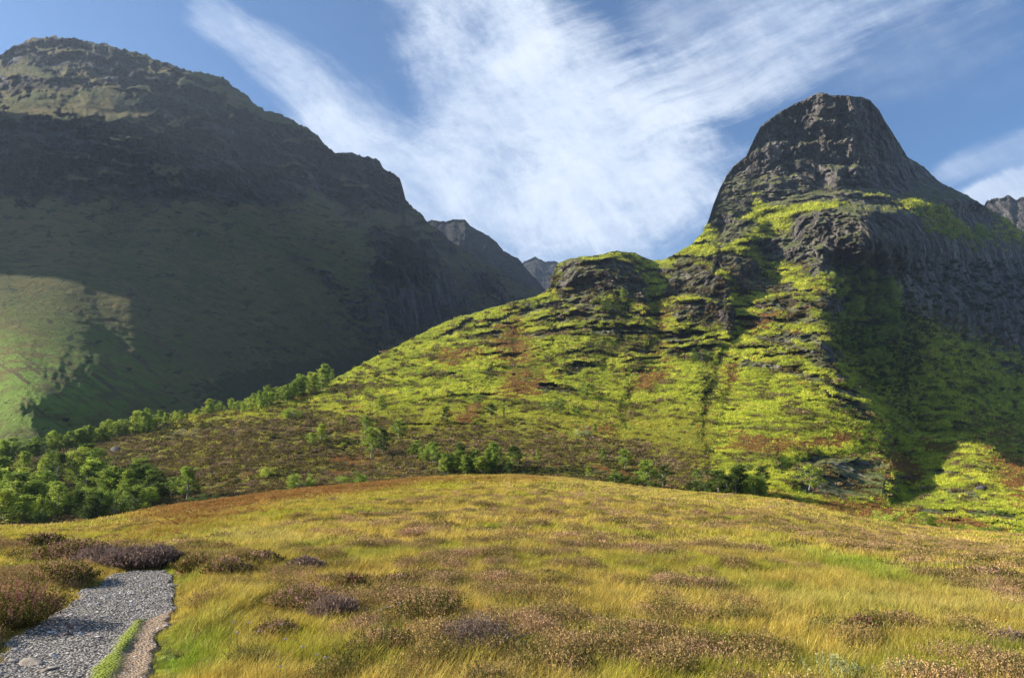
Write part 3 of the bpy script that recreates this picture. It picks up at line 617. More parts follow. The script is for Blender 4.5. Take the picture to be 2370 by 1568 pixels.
def ground_z(x, y, fine=True):
    r = np.hypot(x, y); az = np.arctan2(x, y)
    rc = np.interp(az, _azs, _rs); zc = np.interp(az, _azs, _zs)
    t = np.clip((r - 7) / (rc - 7), 0, 1)
    z = zc * (0.45 * t + 0.55 * t * t * (3 - 2 * t)) 
    over = np.maximum(r - rc, 0)
    z = z - np.where(over > 0, sstep(over, 0, 55) * (13 + zc) , 0)
    near = 1 - sstep(r, rc * 1.0, rc * 1.5)
    z = z + near * sstep(r, 3, 14) * (.30 * sstep(r, 10, 30) * (1 - sstep(t, .6, 1) * .6) * fbm(x / 11, y / 7, 2.2, 3) + .16 * fbm(x / 2.6, y / 2.2, 5.5, 3))
    z = z + (1 - near) * 2.5 * fbm(x / 60, y / 60, 8.8, 3)
    if fine: z = z + near * .05 * fbm(x / .7, y / .7, 3.3, 2)
    pd = path_dist(x, y); pm = sstep(pd, -.7, 0.15) * (y < PATH_POLY_L[-1][1] + 1.2) * (y > -2)
    zp = -0.13 + .03 * pn(x, y)
    z = z * (1 - pm) + zp * pm
    # low banks beside and beyond the path
    bank = np.exp(-((pd + .75) / .5) ** 2) * (y > 4) * (y < 16) * (x < -3.2)
    return z + .10 * bank
nr, na = 300, 900
rr = np.r_[0.4 * np.linspace(.1, 1, 6), np.geomspace(.6, 130, nr - 26), np.geomspace(150, 6000, 20)]
aw = np.r_[np.linspace(-math.pi, -1.0, 80)[:-1], np.linspace(-1.0, 1.0, 740), np.linspace(1.0, math.pi, 80)[1:]]
R_, A_ = np.meshgrid(rr, aw, indexing='ij'); GX, GY = R_ * np.sin(A_), R_ * np.cos(A_); GZ = ground_z(GX, GY)
GP = np.stack([GX, GY, GZ], -1)

GOLD = np.array((0.65, 0.49, 0.11)); YG = np.array((0.48, 0.45, 0.06)); BRN = np.array((0.37, 0.25, 0.10)); PINK = np.array((0.47, 0.29, 0.17))
GRN = np.array((0.13, 0.20, 0.025)); STRAW = np.array((0.60, 0.49, 0.17)); RUST = np.array((0.38, 0.19, 0.06)); BRIGHT = np.array((0.24, 0.40, 0.03)); OLIVE = np.array((.17, .155, .035))
def mixa(a, b, t): return a * (1 - t[..., None]) + b * t[..., None]
def moor_fields(x, y, z):
    """what grows where on the moor: tint of the grass, amount of heather, rust and lush grass"""
    px, py = to_px(np.stack([x, y, z], -1))
    r = np.hypot(x, y)
    n1 = fbm(x / 6.0, y / 3.2, 1.1, 4, .6); n2 = fbm(x / 1.6, y / 1.1, 7.1, 4, .6); n3 = fbm(x / 22, y / 9, 12.1, 3); n4 = fbm(x / .5, y / .5, 3.1, 2)
    col = mixa(np.broadcast_to(GOLD, x.shape + (3,)), YG, sstep(n1 + .5 * n2, -.12, .28))
    col = mixa(col, STRAW, .6 * sstep(n2 + .4 * n4, .12, .5))
    col = mixa(col, GRN, .65 * sstep(n1 - .6 * n2, .22, .5))
    heather = -.37 - .5 * n1 + 2.0 * n2 + 1.7 * n4 + .3 * n3
    heather = heather + .4 * ell(px, py, 2280, 1345, 220, 50, 8) + .12 * ell(px, py, 1700, 1200, 500, 26, 6) + .28 * ell(px, py, 2000, 1245, 500, 35, 8)
    heather = heather + .12 * ell(px, py, 1250, 1420, 900, 130, 0, 3) + .18 * ell(px, py, 1500, 1520, 900, 100) + .5 * ell(px, py, 760, 1370, 360, 60, 6) + .55 * ell(px, py, 200, 1285, 220, 34) + .5 * ell(px, py, 60, 1400, 120, 60)
    lush = .6 * ell(px, py, 1960, 1312, 150, 20, 10, 3) + .45 * ell(px, py, 2080, 1350, 160, 26, 12) + .9 * ell(px, py, 440, 1520, 90, 60, -10, 3) + .4 * ell(px, py, 520, 1430, 100, 50) + .5 * ell(px, py, 700, 1270, 110, 12) + .6 * ell(px, py, 430, 1330, 60, 30)
    straw = .6 * ell(px, py, 2170, 1415, 160, 34, 4) + .8 * ell(px, py, 620, 1245, 120, 22) + .5 * ell(px, py, 1850, 1400, 200, 30) + .5 * ell(px, py, 1450, 1135, 250, 9, 8)
    yel = .55 * ell(px, py, 620, 1190, 500, 18, -9) + .8 * ell(px, py, 1030, 1122, 80, 12) + .6 * ell(px, py, 80, 1240, 200, 12) + .6 * ell(px, py, 700, 1500, 80, 50)
    crest = interp(px, [(c[0], c[1]) for c in CREST])
    rust = sstep(py - crest, 34, 8) * ell(px, py, 640, 1140, 340, 80, -12, 6) * .95 + .5 * ell(px, py, 1150, 1108, 180, 10) + .5 * ell(px, py, 430, 1215, 180, 22, -14)
    col = mixa(col, BRIGHT, np.clip(lush * (.8 + n2), 0, .85)); col = mixa(col, STRAW, np.clip(straw * (.7 + n2), 0, .8)); col = mixa(col, np.array((.42, .42, .025)), np.clip(yel * (.8 + n2), 0, .8))
    col = mixa(col, RUST, np.clip(rust, 0, .9))
    heather = heather - 1.2 * lush - straw - .8 * yel - 1.0 * rust
    return col, heather, rust, lush, px, py
gcol, ghea, grust, glush, _, _ = moor_fields(GX, GY, GZ)
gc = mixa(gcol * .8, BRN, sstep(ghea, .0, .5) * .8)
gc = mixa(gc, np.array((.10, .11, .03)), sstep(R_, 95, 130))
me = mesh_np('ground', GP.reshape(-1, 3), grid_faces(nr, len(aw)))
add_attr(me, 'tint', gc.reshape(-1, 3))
m, nt, b, out = new_mat('moor_turf')
geo = nt.nodes.new('ShaderNodeNewGeometry'); pos = geo.outputs['Position']
n1 = noise(nt, pos, 6, 6, .7).outputs[0]; n2 = noise(nt, pos, 1.4, 6, .65).outputs[0]
c = mixc(nt, ramp(nt, n1, .35, .65), attr(nt, 'tint').outputs['Color'], (.045, .045, .018))
nt.links.new(c, b.inputs['Base Color'])
bp = nt.nodes.new('ShaderNodeBump'); bp.inputs['Distance'].default_value = .12
nt.links.new(V(nt, 'ADD', n1, n2), bp.inputs['Height']); nt.links.new(bp.outputs[0], b.inputs['Normal'])
tag(link('ground', me, m), 'open moor of golden grass running down to the valley floor', 'ground', kind='structure')

# ------------------------------------------------------------------ the gravel path
px_, py_ = np.meshgrid(np.arange(-11, -1.0, .035), np.arange(2.0, PATH_POLY_L[-1][1] + .6, .035), indexing='xy')
pd = path_dist(px_, py_)
st = strip_dist(px_, py_)
dirt = sstep(px_ - np.interp(py_, [p[1] for p in STRIP][::-1], [p[0] for p in STRIP][::-1]), 0, .1) * sstep(10.5 - py_, 0, 1.5)
pz = ground_z(px_, py_) + .035 + (.018 * fbm(px_ / .12, py_ / .09, 1, 3, .6, ridged=True) + .03 * fbm(px_ / .6, py_ / .5, 2, 3)) * (1 - .5 * dirt)
pz = pz - .16 * sstep(-pd, -0.02, .12)
pz = pz + .035 * sstep(st, -.05, .05)
me = mesh_np('path', np.stack([px_, py_, pz], -1).reshape(-1, 3), grid_faces(*px_.shape))
add_attr(me, 'dirt', np.stack([dirt, sstep(st, -.03, .05), pd * 0], -1).reshape(-1, 3))
m, nt, b, out = new_mat('gravel_and_dirt')
geo = nt.nodes.new('ShaderNodeNewGeometry'); pos = geo.outputs['Position']
vo = nt.nodes.new('ShaderNodeTexVoronoi'); vo.inputs['Scale'].default_value = 38; nt.links.new(mapping(nt, pos, (1, 1.2, 1)), vo.inputs['Vector'])
vs = nt.nodes.new('ShaderNodeSeparateColor'); nt.links.new(vo.outputs['Color'], vs.inputs[0])
n1 = noise(nt, pos, 1.2, 5, .6).outputs[0]; n2 = noise(nt, pos, 40, 4, .6).outputs[0]
g = mixc(nt, vs.outputs[0], (.26, .235, .21), (.50, .46, .41))
g = mixc(nt, ramp(nt, vo.outputs['Distance'], .35, .6), g, (.06, .055, .05))
dd = mixc(nt, ramp(nt, n2, .35, .65), (.25, .17, .105), (.38, .28, .19))
dd = mixc(nt, V(nt, 'MULTIPLY', ramp(nt, vs.outputs[1], .72, .78), ramp(nt, vo.outputs['Distance'], .5, .3)), dd, (.36, .32, .28))
at = nt.nodes.new('ShaderNodeSeparateColor'); nt.links.new(attr(nt, 'dirt').outputs['Color'], at.inputs[0])
dm = ramp(nt, V(nt, 'ADD', at.outputs[0], V(nt, 'MULTIPLY', V(nt, 'SUBTRACT', n1, .5), .9)), .4, .65)
c = mixc(nt, dm, g, dd)
c = mixc(nt, at.outputs[1], c, (.22, .26, .035))
nt.links.new(c, b.inputs['Base Color'])
bp = nt.nodes.new('ShaderNodeBump'); bp.inputs['Distance'].default_value = .02
nt.links.new(V(nt, 'SUBTRACT', n2, vo.outputs['Distance']), bp.inputs['Height']); nt.links.new(bp.outputs[0], b.inputs['Normal'])
tag(link('path', me, m), 'grey gravel footpath with a brown dirt edge at the lower left', 'path', kind='structure')
M_path = m

# ------------------------------------------------------------------ plants that cover the ground
def leafy_mat(name, rough=.8, trans=.35, inst=True, base=None, var=.35):
    m, nt, b, out = new_mat(name)
    if inst: c = attr(nt, 'tint', 'INSTANCER').outputs['Color']
    else:
        oi = nt.nodes.new('ShaderNodeObjectInfo')
        c = mixc(nt, oi.outputs['Random'], base[0], base[1])
    if 1:
        g = attr(nt, 'shade').outputs['Fac']   # each blade or leaf a little lighter or darker, heather also darker towards its foot
        k = V(nt, 'MULTIPLY_ADD', g, var * 2, 1 - var)
        hs = nt.nodes.new('ShaderNodeVectorMath'); hs.operation = 'SCALE'; nt.links.new(c, hs.inputs[0]); nt.links.new(k, hs.inputs[3]); c = hs.outputs[0]
    nt.nodes.remove(b)
    d = nt.nodes.new('ShaderNodeBsdfDiffuse'); t = nt.nodes.new('ShaderNodeBsdfTranslucent'); mx = nt.nodes.new('ShaderNodeMixShader'); mx.inputs[0].default_value = trans
    nt.links.new(c, d.inputs[0]); nt.links.new(c, t.inputs[0]); nt.links.new(d.outputs[0], mx.inputs[1]); nt.links.new(t.outputs[0], mx.inputs[2])
    nt.links.new(mx.outputs[0], out.inputs[0])
    return m
def float_attr(me, name, arr):
    a = me.attributes.new(name, 'FLOAT', 'POINT'); a.data.foreach_set('value', np.asarray(arr, np.float32))

def blades(n, h, spread, w, lean, segs=3, rng=RNG, hv=.4):
    """a tuft of curved tapering blades"""
    V_, F_, S_ = [], [], []
    k = 0
    for i in range(n):
        a = rng.uniform(0, 2 * math.pi); r = spread * math.sqrt(rng.uniform()); x0, y0 = r * math.cos(a), r * math.sin(a)
        b = rng.uniform(0, 2 * math.pi); hh = h * rng.uniform(1 - hv, 1 + hv); ln = lean * rng.uniform(.2, 1.3) * hh
        dx, dy = math.cos(b) * ln + .10 * hh, math.sin(b) * ln; ca, sa = math.cos(b + 1.57), math.sin(b + 1.57)
        sh = rng.uniform()
        for s in range(segs + 1):
            t = s / segs; ww = w * (1 - t * .85) / 2; cx, cy, cz = x0 + dx * t * t, y0 + dy * t * t, hh * (t - .22 * t * t) - .03
            V_ += [(cx - ca * ww, cy - sa * ww, cz), (cx + ca * ww, cy + sa * ww, cz)]; S_ += [sh, sh]
        for s in range(segs):
            q = k + 2 * s; F_.append((q, q + 1, q + 3, q + 2))
        k += 2 * (segs + 1)
    return np.array(V_), np.array(F_), np.array(S_)
def sprigs(n, h, spread, sz, rng=RNG, per=7, dome=.6):
    """a heather cushion: upright woody sprigs with small scale-like tufts of leaf and flower up their length"""
    V_, F_, S_ = [], [], []; k = 0
    for i in range(n):
        a = rng.uniform(0, 2 * math.pi); r = spread * math.sqrt(rng.uniform()); x0, y0 = r * math.cos(a), r * math.sin(a)
        hh = h * (1 - dome * (r / spread) ** 2) * rng.uniform(.75, 1.2)
        dx, dy = x0 * .35 + rng.normal() * .06 * h / .25, y0 * .35 + rng.normal() * .06 * h / .25; sh = rng.uniform()
        for j in range(per):
            t = (j + .6) / per; c = np.array((x0 * .6 + dx * t + .4 * x0 * t, y0 * .6 + dy * t + .4 * y0 * t, hh * t))
            u = rng.normal(size=3); u[2] = abs(u[2]) + .6; u /= np.linalg.norm(u); v = np.cross(u, rng.normal(size=3)); v /= np.linalg.norm(v)
            s = sz * rng.uniform(.6, 1.25)
            for p in (c - v * s * .38, c + u * s * .35 - v * s * .15 , c + u * s, c + v * s * .38): V_.append(p)
            q = .35 * sh + .65 * rng.uniform(); S_ += [q * (.45 + .55 * t)] * 4; F_.append((k, k + 3, k + 2, k + 1)); k += 4  # tufts get darker towards the foot of each sprig
    return np.array(V_), np.array(F_), np.array(S_)
def fronds(n, L, rng=RNG):
    V_, F_, S_ = [], [], []; k = 0
    for i in range(n):
        b = rng.uniform(0, 2 * math.pi); el = rng.uniform(.5, 1.1); l = L * rng.uniform(.7, 1.2); sh = rng.uniform()
        ax = np.array((math.cos(b), math.sin(b), 0)); sd = np.array((-math.sin(b), math.cos(b), 0))
        for j in range(9):
            t = (j + 1) / 9; c = ax * l * t * math.cos(el) + np.array((0, 0, 1)) * (l * math.sin(el) * (t - .45 * t * t)); wd = l * .34 * (1 - t * .85)
            for s in (-1, 1):
                e = c + sd * s * wd + ax * wd * .3 - np.array((0, 0, .1 * wd)); th = ax * l * .045
                for p in (c - th, e - th * .3, e + th * .3, c + th): V_.append(p)
                F_.append((k, k + 1, k + 2, k + 3)); S_ += [sh * .5 + .5 * rng.uniform()] * 4; k += 4
    return np.array(V_), np.array(F_), np.array(S_)
def pebble(sub, rng, flatn=.55):
    import bmesh
    bm = bmesh.new(); bmesh.ops.create_icosphere(bm, subdivisions=sub, radius=1)
    V_ = np.array([v.co[:] for v in bm.verts]); F_ = np.array([[l.index for l in f.verts] for f in bm.faces]); bm.free()
    o = rng.uniform(0, 50, 3); d = 1 + .45 * fbm(V_[:, 0] * 1.1 + o[0], V_[:, 1] * 1.1 + o[1], V_[:, 2] * 1.1 + o[2], 4, .55)
    V_ = V_ * d[:, None]; ax = rng.normal(size=(9, 3)); ax /= np.linalg.norm(ax, axis=1)[:, None]
    for a_ in ax:
        h_ = V_ @ a_; cut = rng.uniform(.62, .85); V_ = V_ - np.maximum(h_ - cut, 0)[:, None] * a_ * .92
    V_ *= (1, rng.uniform(.6, .85), flatn); return V_, F_

def proto(name, vfs, mat):
    me = mesh_np(name, vfs[0], vfs[1], smooth=False); float_attr(me, 'shade', vfs[2]); me.materials.append(mat)
    return bpy.data.objects.new(name, me)
def scatter(name, label, cat, pts, rot, tilt, sc, tint, protos):
    """one object whose points carry a plant each"""
    n = len(pts); me = bpy.data.meshes.new(name); me.vertices.add(n); me.vertices.foreach_set('co', np.asarray(pts, np.float32).ravel())
    e = np.stack([tilt[:, 0], tilt[:, 1], rot], -1).astype(np.float32)
    a = me.attributes.new('turn', 'FLOAT_VECTOR', 'POINT'); a.data.foreach_set('vector', e.ravel())
    float_attr(me, 'size', sc); add_attr(me, 'tint', np.clip(tint, 0, 1))
    a = me.attributes.new('kind_no', 'INT', 'POINT'); a.data.foreach_set('value', RNG.integers(0, len(protos), n).astype(np.int32))
    o = bpy.data.objects.new(name, me); C.collection.objects.link(o)
    ng = bpy.data.node_groups.new(name, 'GeometryNodeTree')
    ng.interface.new_socket('Geometry', in_out='INPUT', socket_type='NodeSocketGeometry'); ng.interface.new_socket('Geometry', in_out='OUTPUT', socket_type='NodeSocketGeometry')
    N, L = ng.nodes, ng.links; gi = N.new('NodeGroupInput'); go = N.new('NodeGroupOutput')
    jn = N.new('GeometryNodeJoinGeometry')
    for p in reversed(protos):
        oi = N.new('GeometryNodeObjectInfo'); oi.inputs['Object'].default_value = p; oi.inputs['As Instance'].default_value = True
        L.new(oi.outputs['Geometry'], jn.inputs[0])
    iop = N.new('GeometryNodeInstanceOnPoints'); L.new(gi.outputs[0], iop.inputs['Points']); L.new(jn.outputs[0], iop.inputs['Instance'])
    iop.inputs['Pick Instance'].default_value = True
    def na(nm, ty):
        x = N.new('GeometryNodeInputNamedAttribute'); x.data_type = ty; x.inputs[0].default_value = nm
        return [s for s in x.outputs if s.enabled and s.name == 'Attribute'][0]
    L.new(na('kind_no', 'INT'), iop.inputs['Instance Index'])
    L.new(na('turn', 'FLOAT_VECTOR'), iop.inputs['Rotation']); L.new(na('size', 'FLOAT'), iop.inputs['Scale'])
    L.new(iop.outputs[0], go.inputs[0])
    md = o.modifiers.new('plants', 'NODES'); md.node_group = ng
    return tag(o, label, cat, kind='stuff')

M_inst = leafy_mat('grass_blades', trans=.38, var=.40)
M_hin = leafy_mat('heather_sprigs', trans=.22, var=.62)
g_near = [proto('grass_tuft', blades(46, .24, .13, .007, .55, 4), M_inst) for _ in range(4)] + [proto('grass_tuft', blades(40, .17, .15, .008, .9, 3), M_inst) for _ in range(2)]
g_mid = [proto('grass_tuft', blades(34, .25, .22, .017, .5, 2), M_inst) for _ in range(4)]
g_far = [proto('grass_tuft', blades(34, .24, .50, .045, .5, 2), M_inst) for _ in range(4)]
h_near = [proto('heather_clump', sprigs(190, .23, .22, .018, per=10), M_hin) for _ in range(4)]
h_mid = [proto('heather_clump', sprigs(140, .22, .34, .033, per=7), M_hin) for _ in range(3)]
h_far = [proto('heather_clump', sprigs(100, .22, .6, .065, per=5), M_hin) for _ in range(3)]
b_pro = [proto('bracken', fronds(9, .75), M_inst) for _ in range(3)]

def fan(n, r0, r1, power=1.0, a0=-.72, a1=.72):
    a = RNG.uniform(a0, a1, n); r = (r0 ** 2 + (r1 ** 2 - r0 ** 2) * RNG.uniform(0, 1, n)) ** .5
    return r * np.sin(a), r * np.cos(a)
SP = {'near': ([], []), 'mid': ([], []), 'far': ([], [])}
def cover(zone, n, r0, r1, gp, hp, gs, hs):
    x, y = fan(n, r0, r1); z = ground_z(x, y)
    keep = (path_dist(x, y) < -.02) | ((strip_dist(x, y) > .03) & (path_dist(x, y) > 0) & (RNG.uniform(size=n) < .7)) | (y > PATH_POLY_L[-1][1] + .25)
    rc = np.interp(np.arctan2(x, y), _azs, _rs); keep &= np.hypot(x, y) < rc * 1.25
    x, y, z = x[keep], y[keep], z[keep]; n = len(x)
    col, hea, rust, lush, px, py = moor_fields(x, y, z)
    near_path = sstep(path_dist(x, y), -.5, 0)
    u = RNG.uniform(size=n); ish = (sstep(hea, .05, .75) > u) & (near_path < .6)
    n2 = fbm(x / 2.3, y / 1.9, 21.1, 3); nn = RNG.normal(size=(n, 1)) * .13
    rnd = RNG.uniform(size=n)
    ins = (path_dist(x, y) > 0)[:, None] & (y < PATH_POLY_L[-1][1])[:, None]; col = np.where(ins, np.array((.28, .33, .06)), col); col = col * (1 + nn) ; col = mixa(col, OLIVE, (rnd < .20) * .75); col = mixa(col, np.array((.5, .29, .08)), ((rnd > .22) & (rnd < .30)) * .6); col = mixa(col, STRAW, ((rnd > .9)) * .7)
    hc = mixa(np.broadcast_to(BRN, (n, 3)), PINK, sstep(n2 + .25 * RNG.normal(size=n), -.05, .35)); hc = mixa(hc, np.array((.16, .15, .04)), sstep(RNG.uniform(size=n), .5, .9)); hc = hc * (1 + nn)
    s = RNG.uniform(.7, 1.3, n) * (1 - .55 * near_path) * (1 + .25 * lush * (near_path < .3))
    tl = RNG.normal(size=(n, 2)) * .12; rt = RNG.uniform(0, 6.28, n)
    P = np.stack([x, y, z - .02], -1); g = ~ish
    where = {'near': 'beside the path and at the camera', 'mid': 'in the middle of the moor', 'far': 'towards the crest of the moor'}[zone]
    scatter('moor_grass', 'golden and green grass ' + where, 'grass', P[g], rt[g] * .25 - .3, tl[g], (s * gs)[g], col[g], gp)
    scatter('heather_cover', 'low brown and pink heather ' + where, 'heather', P[ish], rt[ish], tl[ish], (s * hs)[ish], hc[ish], hp)
cover('near', 40000, 2.8, 17, g_near, h_near, .74, .8)
cover('mid', 46000, 16, 42, g_mid, h_mid, .68, .8)
cover('far', 40000, 40, 100, g_far, h_far, .8, .75)

# ------------------------------------------------------------------ turf, heather and bracken on the hill
def hill_scatter(name, label, cat, n, pxr, pyr, fn, protos, gs, seed):
    rg = np.random.default_rng(seed)
    px = rg.uniform(*pxr, n); py = rg.uniform(*pyr, n)
    j = np.clip(((px + 900) / 3900 * 1499).astype(int), 0, 1498)
    S = PYH[_HN - 1, j]; B = PYH[1, j]; t = (py - B) / (S - B); ok = (t > .01) & (t < .992)
    px, py, j, t = px[ok], py[ok], j[ok], t[ok]; fi = 1 + t * (_HN - 2); i = fi.astype(int); f = (fi - i)[:, None]; i = np.clip(i, 1, _HN - 2)
    jf = ((px + 900) / 3900 * 1499 - j)[:, None]
    P = (PH[i, j] * (1 - f) + PH[i + 1, j] * f) * (1 - jf) + (PH[i, j + 1] * (1 - f) + PH[i + 1, j + 1] * f) * jf
    keep, col, sc = fn(px, py, P, rg)
    P, col, sc = P[keep], col[keep], sc[keep]; m = len(P)
    P[:, 2] -= .1 * sc
    return scatter(name, label, cat, P, rg.uniform(0, 6.28, m), rg.normal(size=(m, 2)) * .15, sc * gs, col, protos)
HG1 = np.array((.60, .62, .075)); HG2 = np.array((.45, .49, .06)); HG3 = np.array((.76, .70, .12)); HG4 = np.array((.17, .17, .045))
def hill_fields(px, py, P, rg):
    rust, hea, scr, sp_, lush = hill_cover(px, py); rk = hill_rock(px, py); n = len(px)
    a = fbm(P[:, 0] / 26, P[:, 1] / 30, P[:, 2] / 8, 4, .6); u = rg.uniform(size=n); b = fbm(P[:, 0] / 7, P[:, 1] / 8, P[:, 2] / 3, 3, .6)
    return rust, hea, scr, lush, rk, a, b, u, np.hypot(P[:, 0], P[:, 1])
def f_turf(px, py, P, rg):
    rust, hea, scr, lush, rk, a, b, u, D = hill_fields(px, py, P, rg); n = len(px)
    col = mixa(np.broadcast_to(HG2, (n, 3)), HG1, sstep(a, -.1, .12)); col = mixa(col, HG3, .7 * sstep(a + b, .15, .45)); col = mixa(col, HG4, .75 * sstep(a + .8 * b, -.08, -.38))
    col = mixa(col, HG4, .5 * np.clip(scr, 0, 1)); low = sstep(py, 900, 1000)
    col = mixa(col, np.array((.36, .29, .06)), .6 * low * (px < 1650))
    keep = (rk + b * .7 + .25 * (u - .5) < .42) & (rg.uniform(size=n) > np.clip(hea * .85 + .9 * (a + b), 0, .92)) & (rg.uniform(size=n) > .9 * sstep(rust + 1.1 * b + .5 * a, .3, .85))
    return keep, col * (1 + .12 * rg.normal(size=(n, 1))), D * .0042 * rg.uniform(.6, 1.4, n)
def f_hea(px, py, P, rg):
    rust, hea, scr, lush, rk, a, b, u, D = hill_fields(px, py, P, rg); n = len(px)
    col = mixa(np.broadcast_to(np.array((.17, .13, .055)), (n, 3)), np.array((.31, .21, .13)), sstep(b + .3 * rg.normal(size=n), 0, .5)); col = mixa(col, np.array((.09, .10, .025)), sstep(a, 0, .3) * .7)
    keep = (rg.uniform(size=n) < np.clip(hea * .8 - .9 * (a + b), 0, 1)) & (rust < .5)
    keep |= (rg.uniform(size=n) < .5 * sstep(scr, .3, .8)) & (rk < .5)
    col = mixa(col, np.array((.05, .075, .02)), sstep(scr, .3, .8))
    return keep, col * (1 + .15 * rg.normal(size=(n, 1))), D * .005 * rg.uniform(.5, 1.5, n)
def f_rust(px, py, P, rg):
    rust, hea, scr, lush, rk, a, b, u, D = hill_fields(px, py, P, rg); n = len(px)
    col = mixa(np.broadcast_to(np.array((.40, .19, .07)), (n, 3)), np.array((.27, .16, .05)), u)
    return (rg.uniform(size=n) < .85 * sstep(rust + 1.1 * b + .5 * a, .22, .7)) & (rk < .6), col * (1 + .15 * rg.normal(size=(n, 1))), D * .0042 * rg.uniform(.6, 1.4, n)
u_g = [proto('turf_tussock', blades(26, .55, .8, .13, .8, 2, hv=.6), M_inst) for _ in range(4)]
u_h = [proto('heather_tussock', sprigs(34, .55, .8, .26, per=4), M_hin) for _ in range(4)]
hill_scatter('hill_turf', 'bright yellow-green turf tussocks all over the hillside', 'grass', 230000, (-60, 2430), (440, 1280), f_turf, u_g, 1.0, 11)
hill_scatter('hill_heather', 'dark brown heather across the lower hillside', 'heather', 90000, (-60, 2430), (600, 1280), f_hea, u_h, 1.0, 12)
hill_scatter('hill_bracken', 'rust-red dying bracken in patches on the hillside', 'bracken', 90000, (500, 2430), (640, 1280), f_rust, u_g, 1.0, 13)
# bracken band along the left crest of the moor
x, y = fan(26000, 24, 92, a0=-.72, a1=.15); z = ground_z(x, y); col, hea_, ru, lu, pxx, pyy = moor_fields(x, y, z)
k = (RNG.uniform(size=len(x)) < sstep(ru + .9 * fbm(x / 5, y / 3, 4.4, 4, .6), .15, .9)) & (np.hypot(x, y) < np.interp(np.arctan2(x, y), _azs, _rs) * 1.15)
x, y, z = x[k], y[k], z[k]; n = len(x)
scatter('crest_bracken', 'rusty bracken along the left crest of the moor', 'bracken', np.stack([x, y, z - .05], -1), RNG.uniform(0, 6.28, n), RNG.normal(size=(n, 2)) * .1, RNG.uniform(.5, 1.0, n) * .8,
        mixa(np.broadcast_to(np.array((.37, .165, .06)), (n, 3)), np.array((.44, .30, .09)), RNG.uniform(size=n) * .5), b_pro)

# ------------------------------------------------------------------ gravel
def stone_mat(name, a, b_, lich=None):
    m, nt, b, out = new_mat(name); tc = nt.nodes.new('ShaderNodeNewGeometry'); oi = nt.nodes.new('ShaderNodeObjectInfo')
    n1 = noise(nt, tc.outputs['Position'], 14, 5, .65).outputs[0]; c = mixc(nt, ramp(nt, n1, .35, .65), a, b_)
    if lich: c = mixc(nt, V(nt, 'MULTIPLY', ramp(nt, noise(nt, tc.outputs['Position'], 7, 5, .7).outputs[0], .54, .6), .85), c, lich)
    nt.links.new(c, b.inputs['Base Color']); b.inputs['Roughness'].default_value = .75
    bp = nt.nodes.new('ShaderNodeBump'); bp.inputs['Distance'].default_value = .01; nt.links.new(n1, bp.inputs['Height']); nt.links.new(bp.outputs[0], b.inputs['Normal'])
    return m
m, nt, b, out = new_mat('pebble'); nt.links.new(attr(nt, 'tint', 'INSTANCER').outputs['Color'], b.inputs['Base Color'])
def stone_proto(sub, fl):
    v, f = pebble(sub, RNG, fl); me = mesh_np('pebble', v, f, False); me.materials.append(m); return bpy.data.objects.new('pebble', me)
peb = [stone_proto(1, .35 + .2 * RNG.uniform()) for _ in range(6)]
n = 120000; y = 3.2 + (PATH_POLY_L[-1][1] - 3.0) * RNG.uniform(size=n) ** .8; x = RNG.uniform(-10, -1.5, n)
p = path_dist(x, y); sdd = strip_dist(x, y); dx = x - np.interp(y, [q[1] for q in STRIP][::-1], [q[0] for q in STRIP][::-1])
k = (p > .0) & (sdd < 0) & ((dx < 0) | (y > 9.5) | (RNG.uniform(size=n) < .28)); x, y = x[k], y[k]; n = len(x)
sz = .0072 * np.exp(.55 * RNG.normal(size=n)); sz = np.minimum(sz, .055)
g = RNG.uniform(.22, .64, (n, 1)) * np.array((1, .92, .84)); g = mixa(g, np.array((.30, .21, .16)), (RNG.uniform(size=n) < .12) * .8)
scatter('gravel', 'loose grey stones strewn over the footpath', 'gravel', np.stack([x, y, ground_z(x, y) + .035 + .25 * sz], -1), RNG.uniform(0, 6.28, n), RNG.normal(size=(n, 2)) * .25, sz, g, peb)

# ------------------------------------------------------------------ stones one can point to
def stone(cat, label, px, py, w, mat, fl=.5, on='ground', sub=4, group=None, sink=.25, tall=1.0):
    v, f = pebble(sub, RNG, fl * tall); me = mesh_np(cat, v, f, True); me.materials.append(mat)
    if on == 'hill': P = hill_point(px, py)
    else:
        X, Z = ray(px, py); D = 5.0
        for D in np.linspace(4, 110, 6000):
            if ground_z(np.array(X * D), np.array(D)) > EYE + Z * D: break
        P = Vector((X * D, D, float(ground_z(np.array(X * D), np.array(D)))))
    o = bpy.data.objects.new(cat, me); C.collection.objects.link(o); s_ = w / 2 / F * math.hypot(P.y, P.x)
    o.location = P + Vector((0, 0, s_ * fl * (1 - sink) * .25 + (.03 if on != 'hill' else 0))); o.scale = (s_,) * 3; o.rotation_euler = (RNG.normal() * .1, RNG.normal() * .1, RNG.uniform(-.6, .6))
    return tag(o, label, 'rock' if cat == 'boulder' else 'stone', group)
S_dark = stone_mat('dark_boulder', (.05, .045, .05), (.11, .10, .105)); S_grey = stone_mat('grey_stone', (.17, .165, .165), (.30, .29, .28), (.55, .56, .52))
S_path = stone_mat('path_stone', (.24, .22, .20), (.38, .34, .31)); S_red = stone_mat('brown_stone', (.13, .09, .08), (.24, .17, .15)); S_tan = stone_mat('tan_stone', (.22, .18, .14), (.38, .32, .26))
stone('boulder', 'large dark boulder alone in the heather above the left wood', 268, 1047, 27, S_dark, .75, 'hill', tall=1.1)
stone('boulder', 'low dark boulder just right of the large one in the heather', 292, 1050, 12, S_dark, .5, 'hill')
stone('boulder', 'round dark boulder in pale grass below the conifer strip', 782, 932, 15, S_dark, .75, 'hill')
stone('boulder', 'small dark boulder at the right end of the conifer strip', 768, 910, 10, S_dark, .6, 'hill')
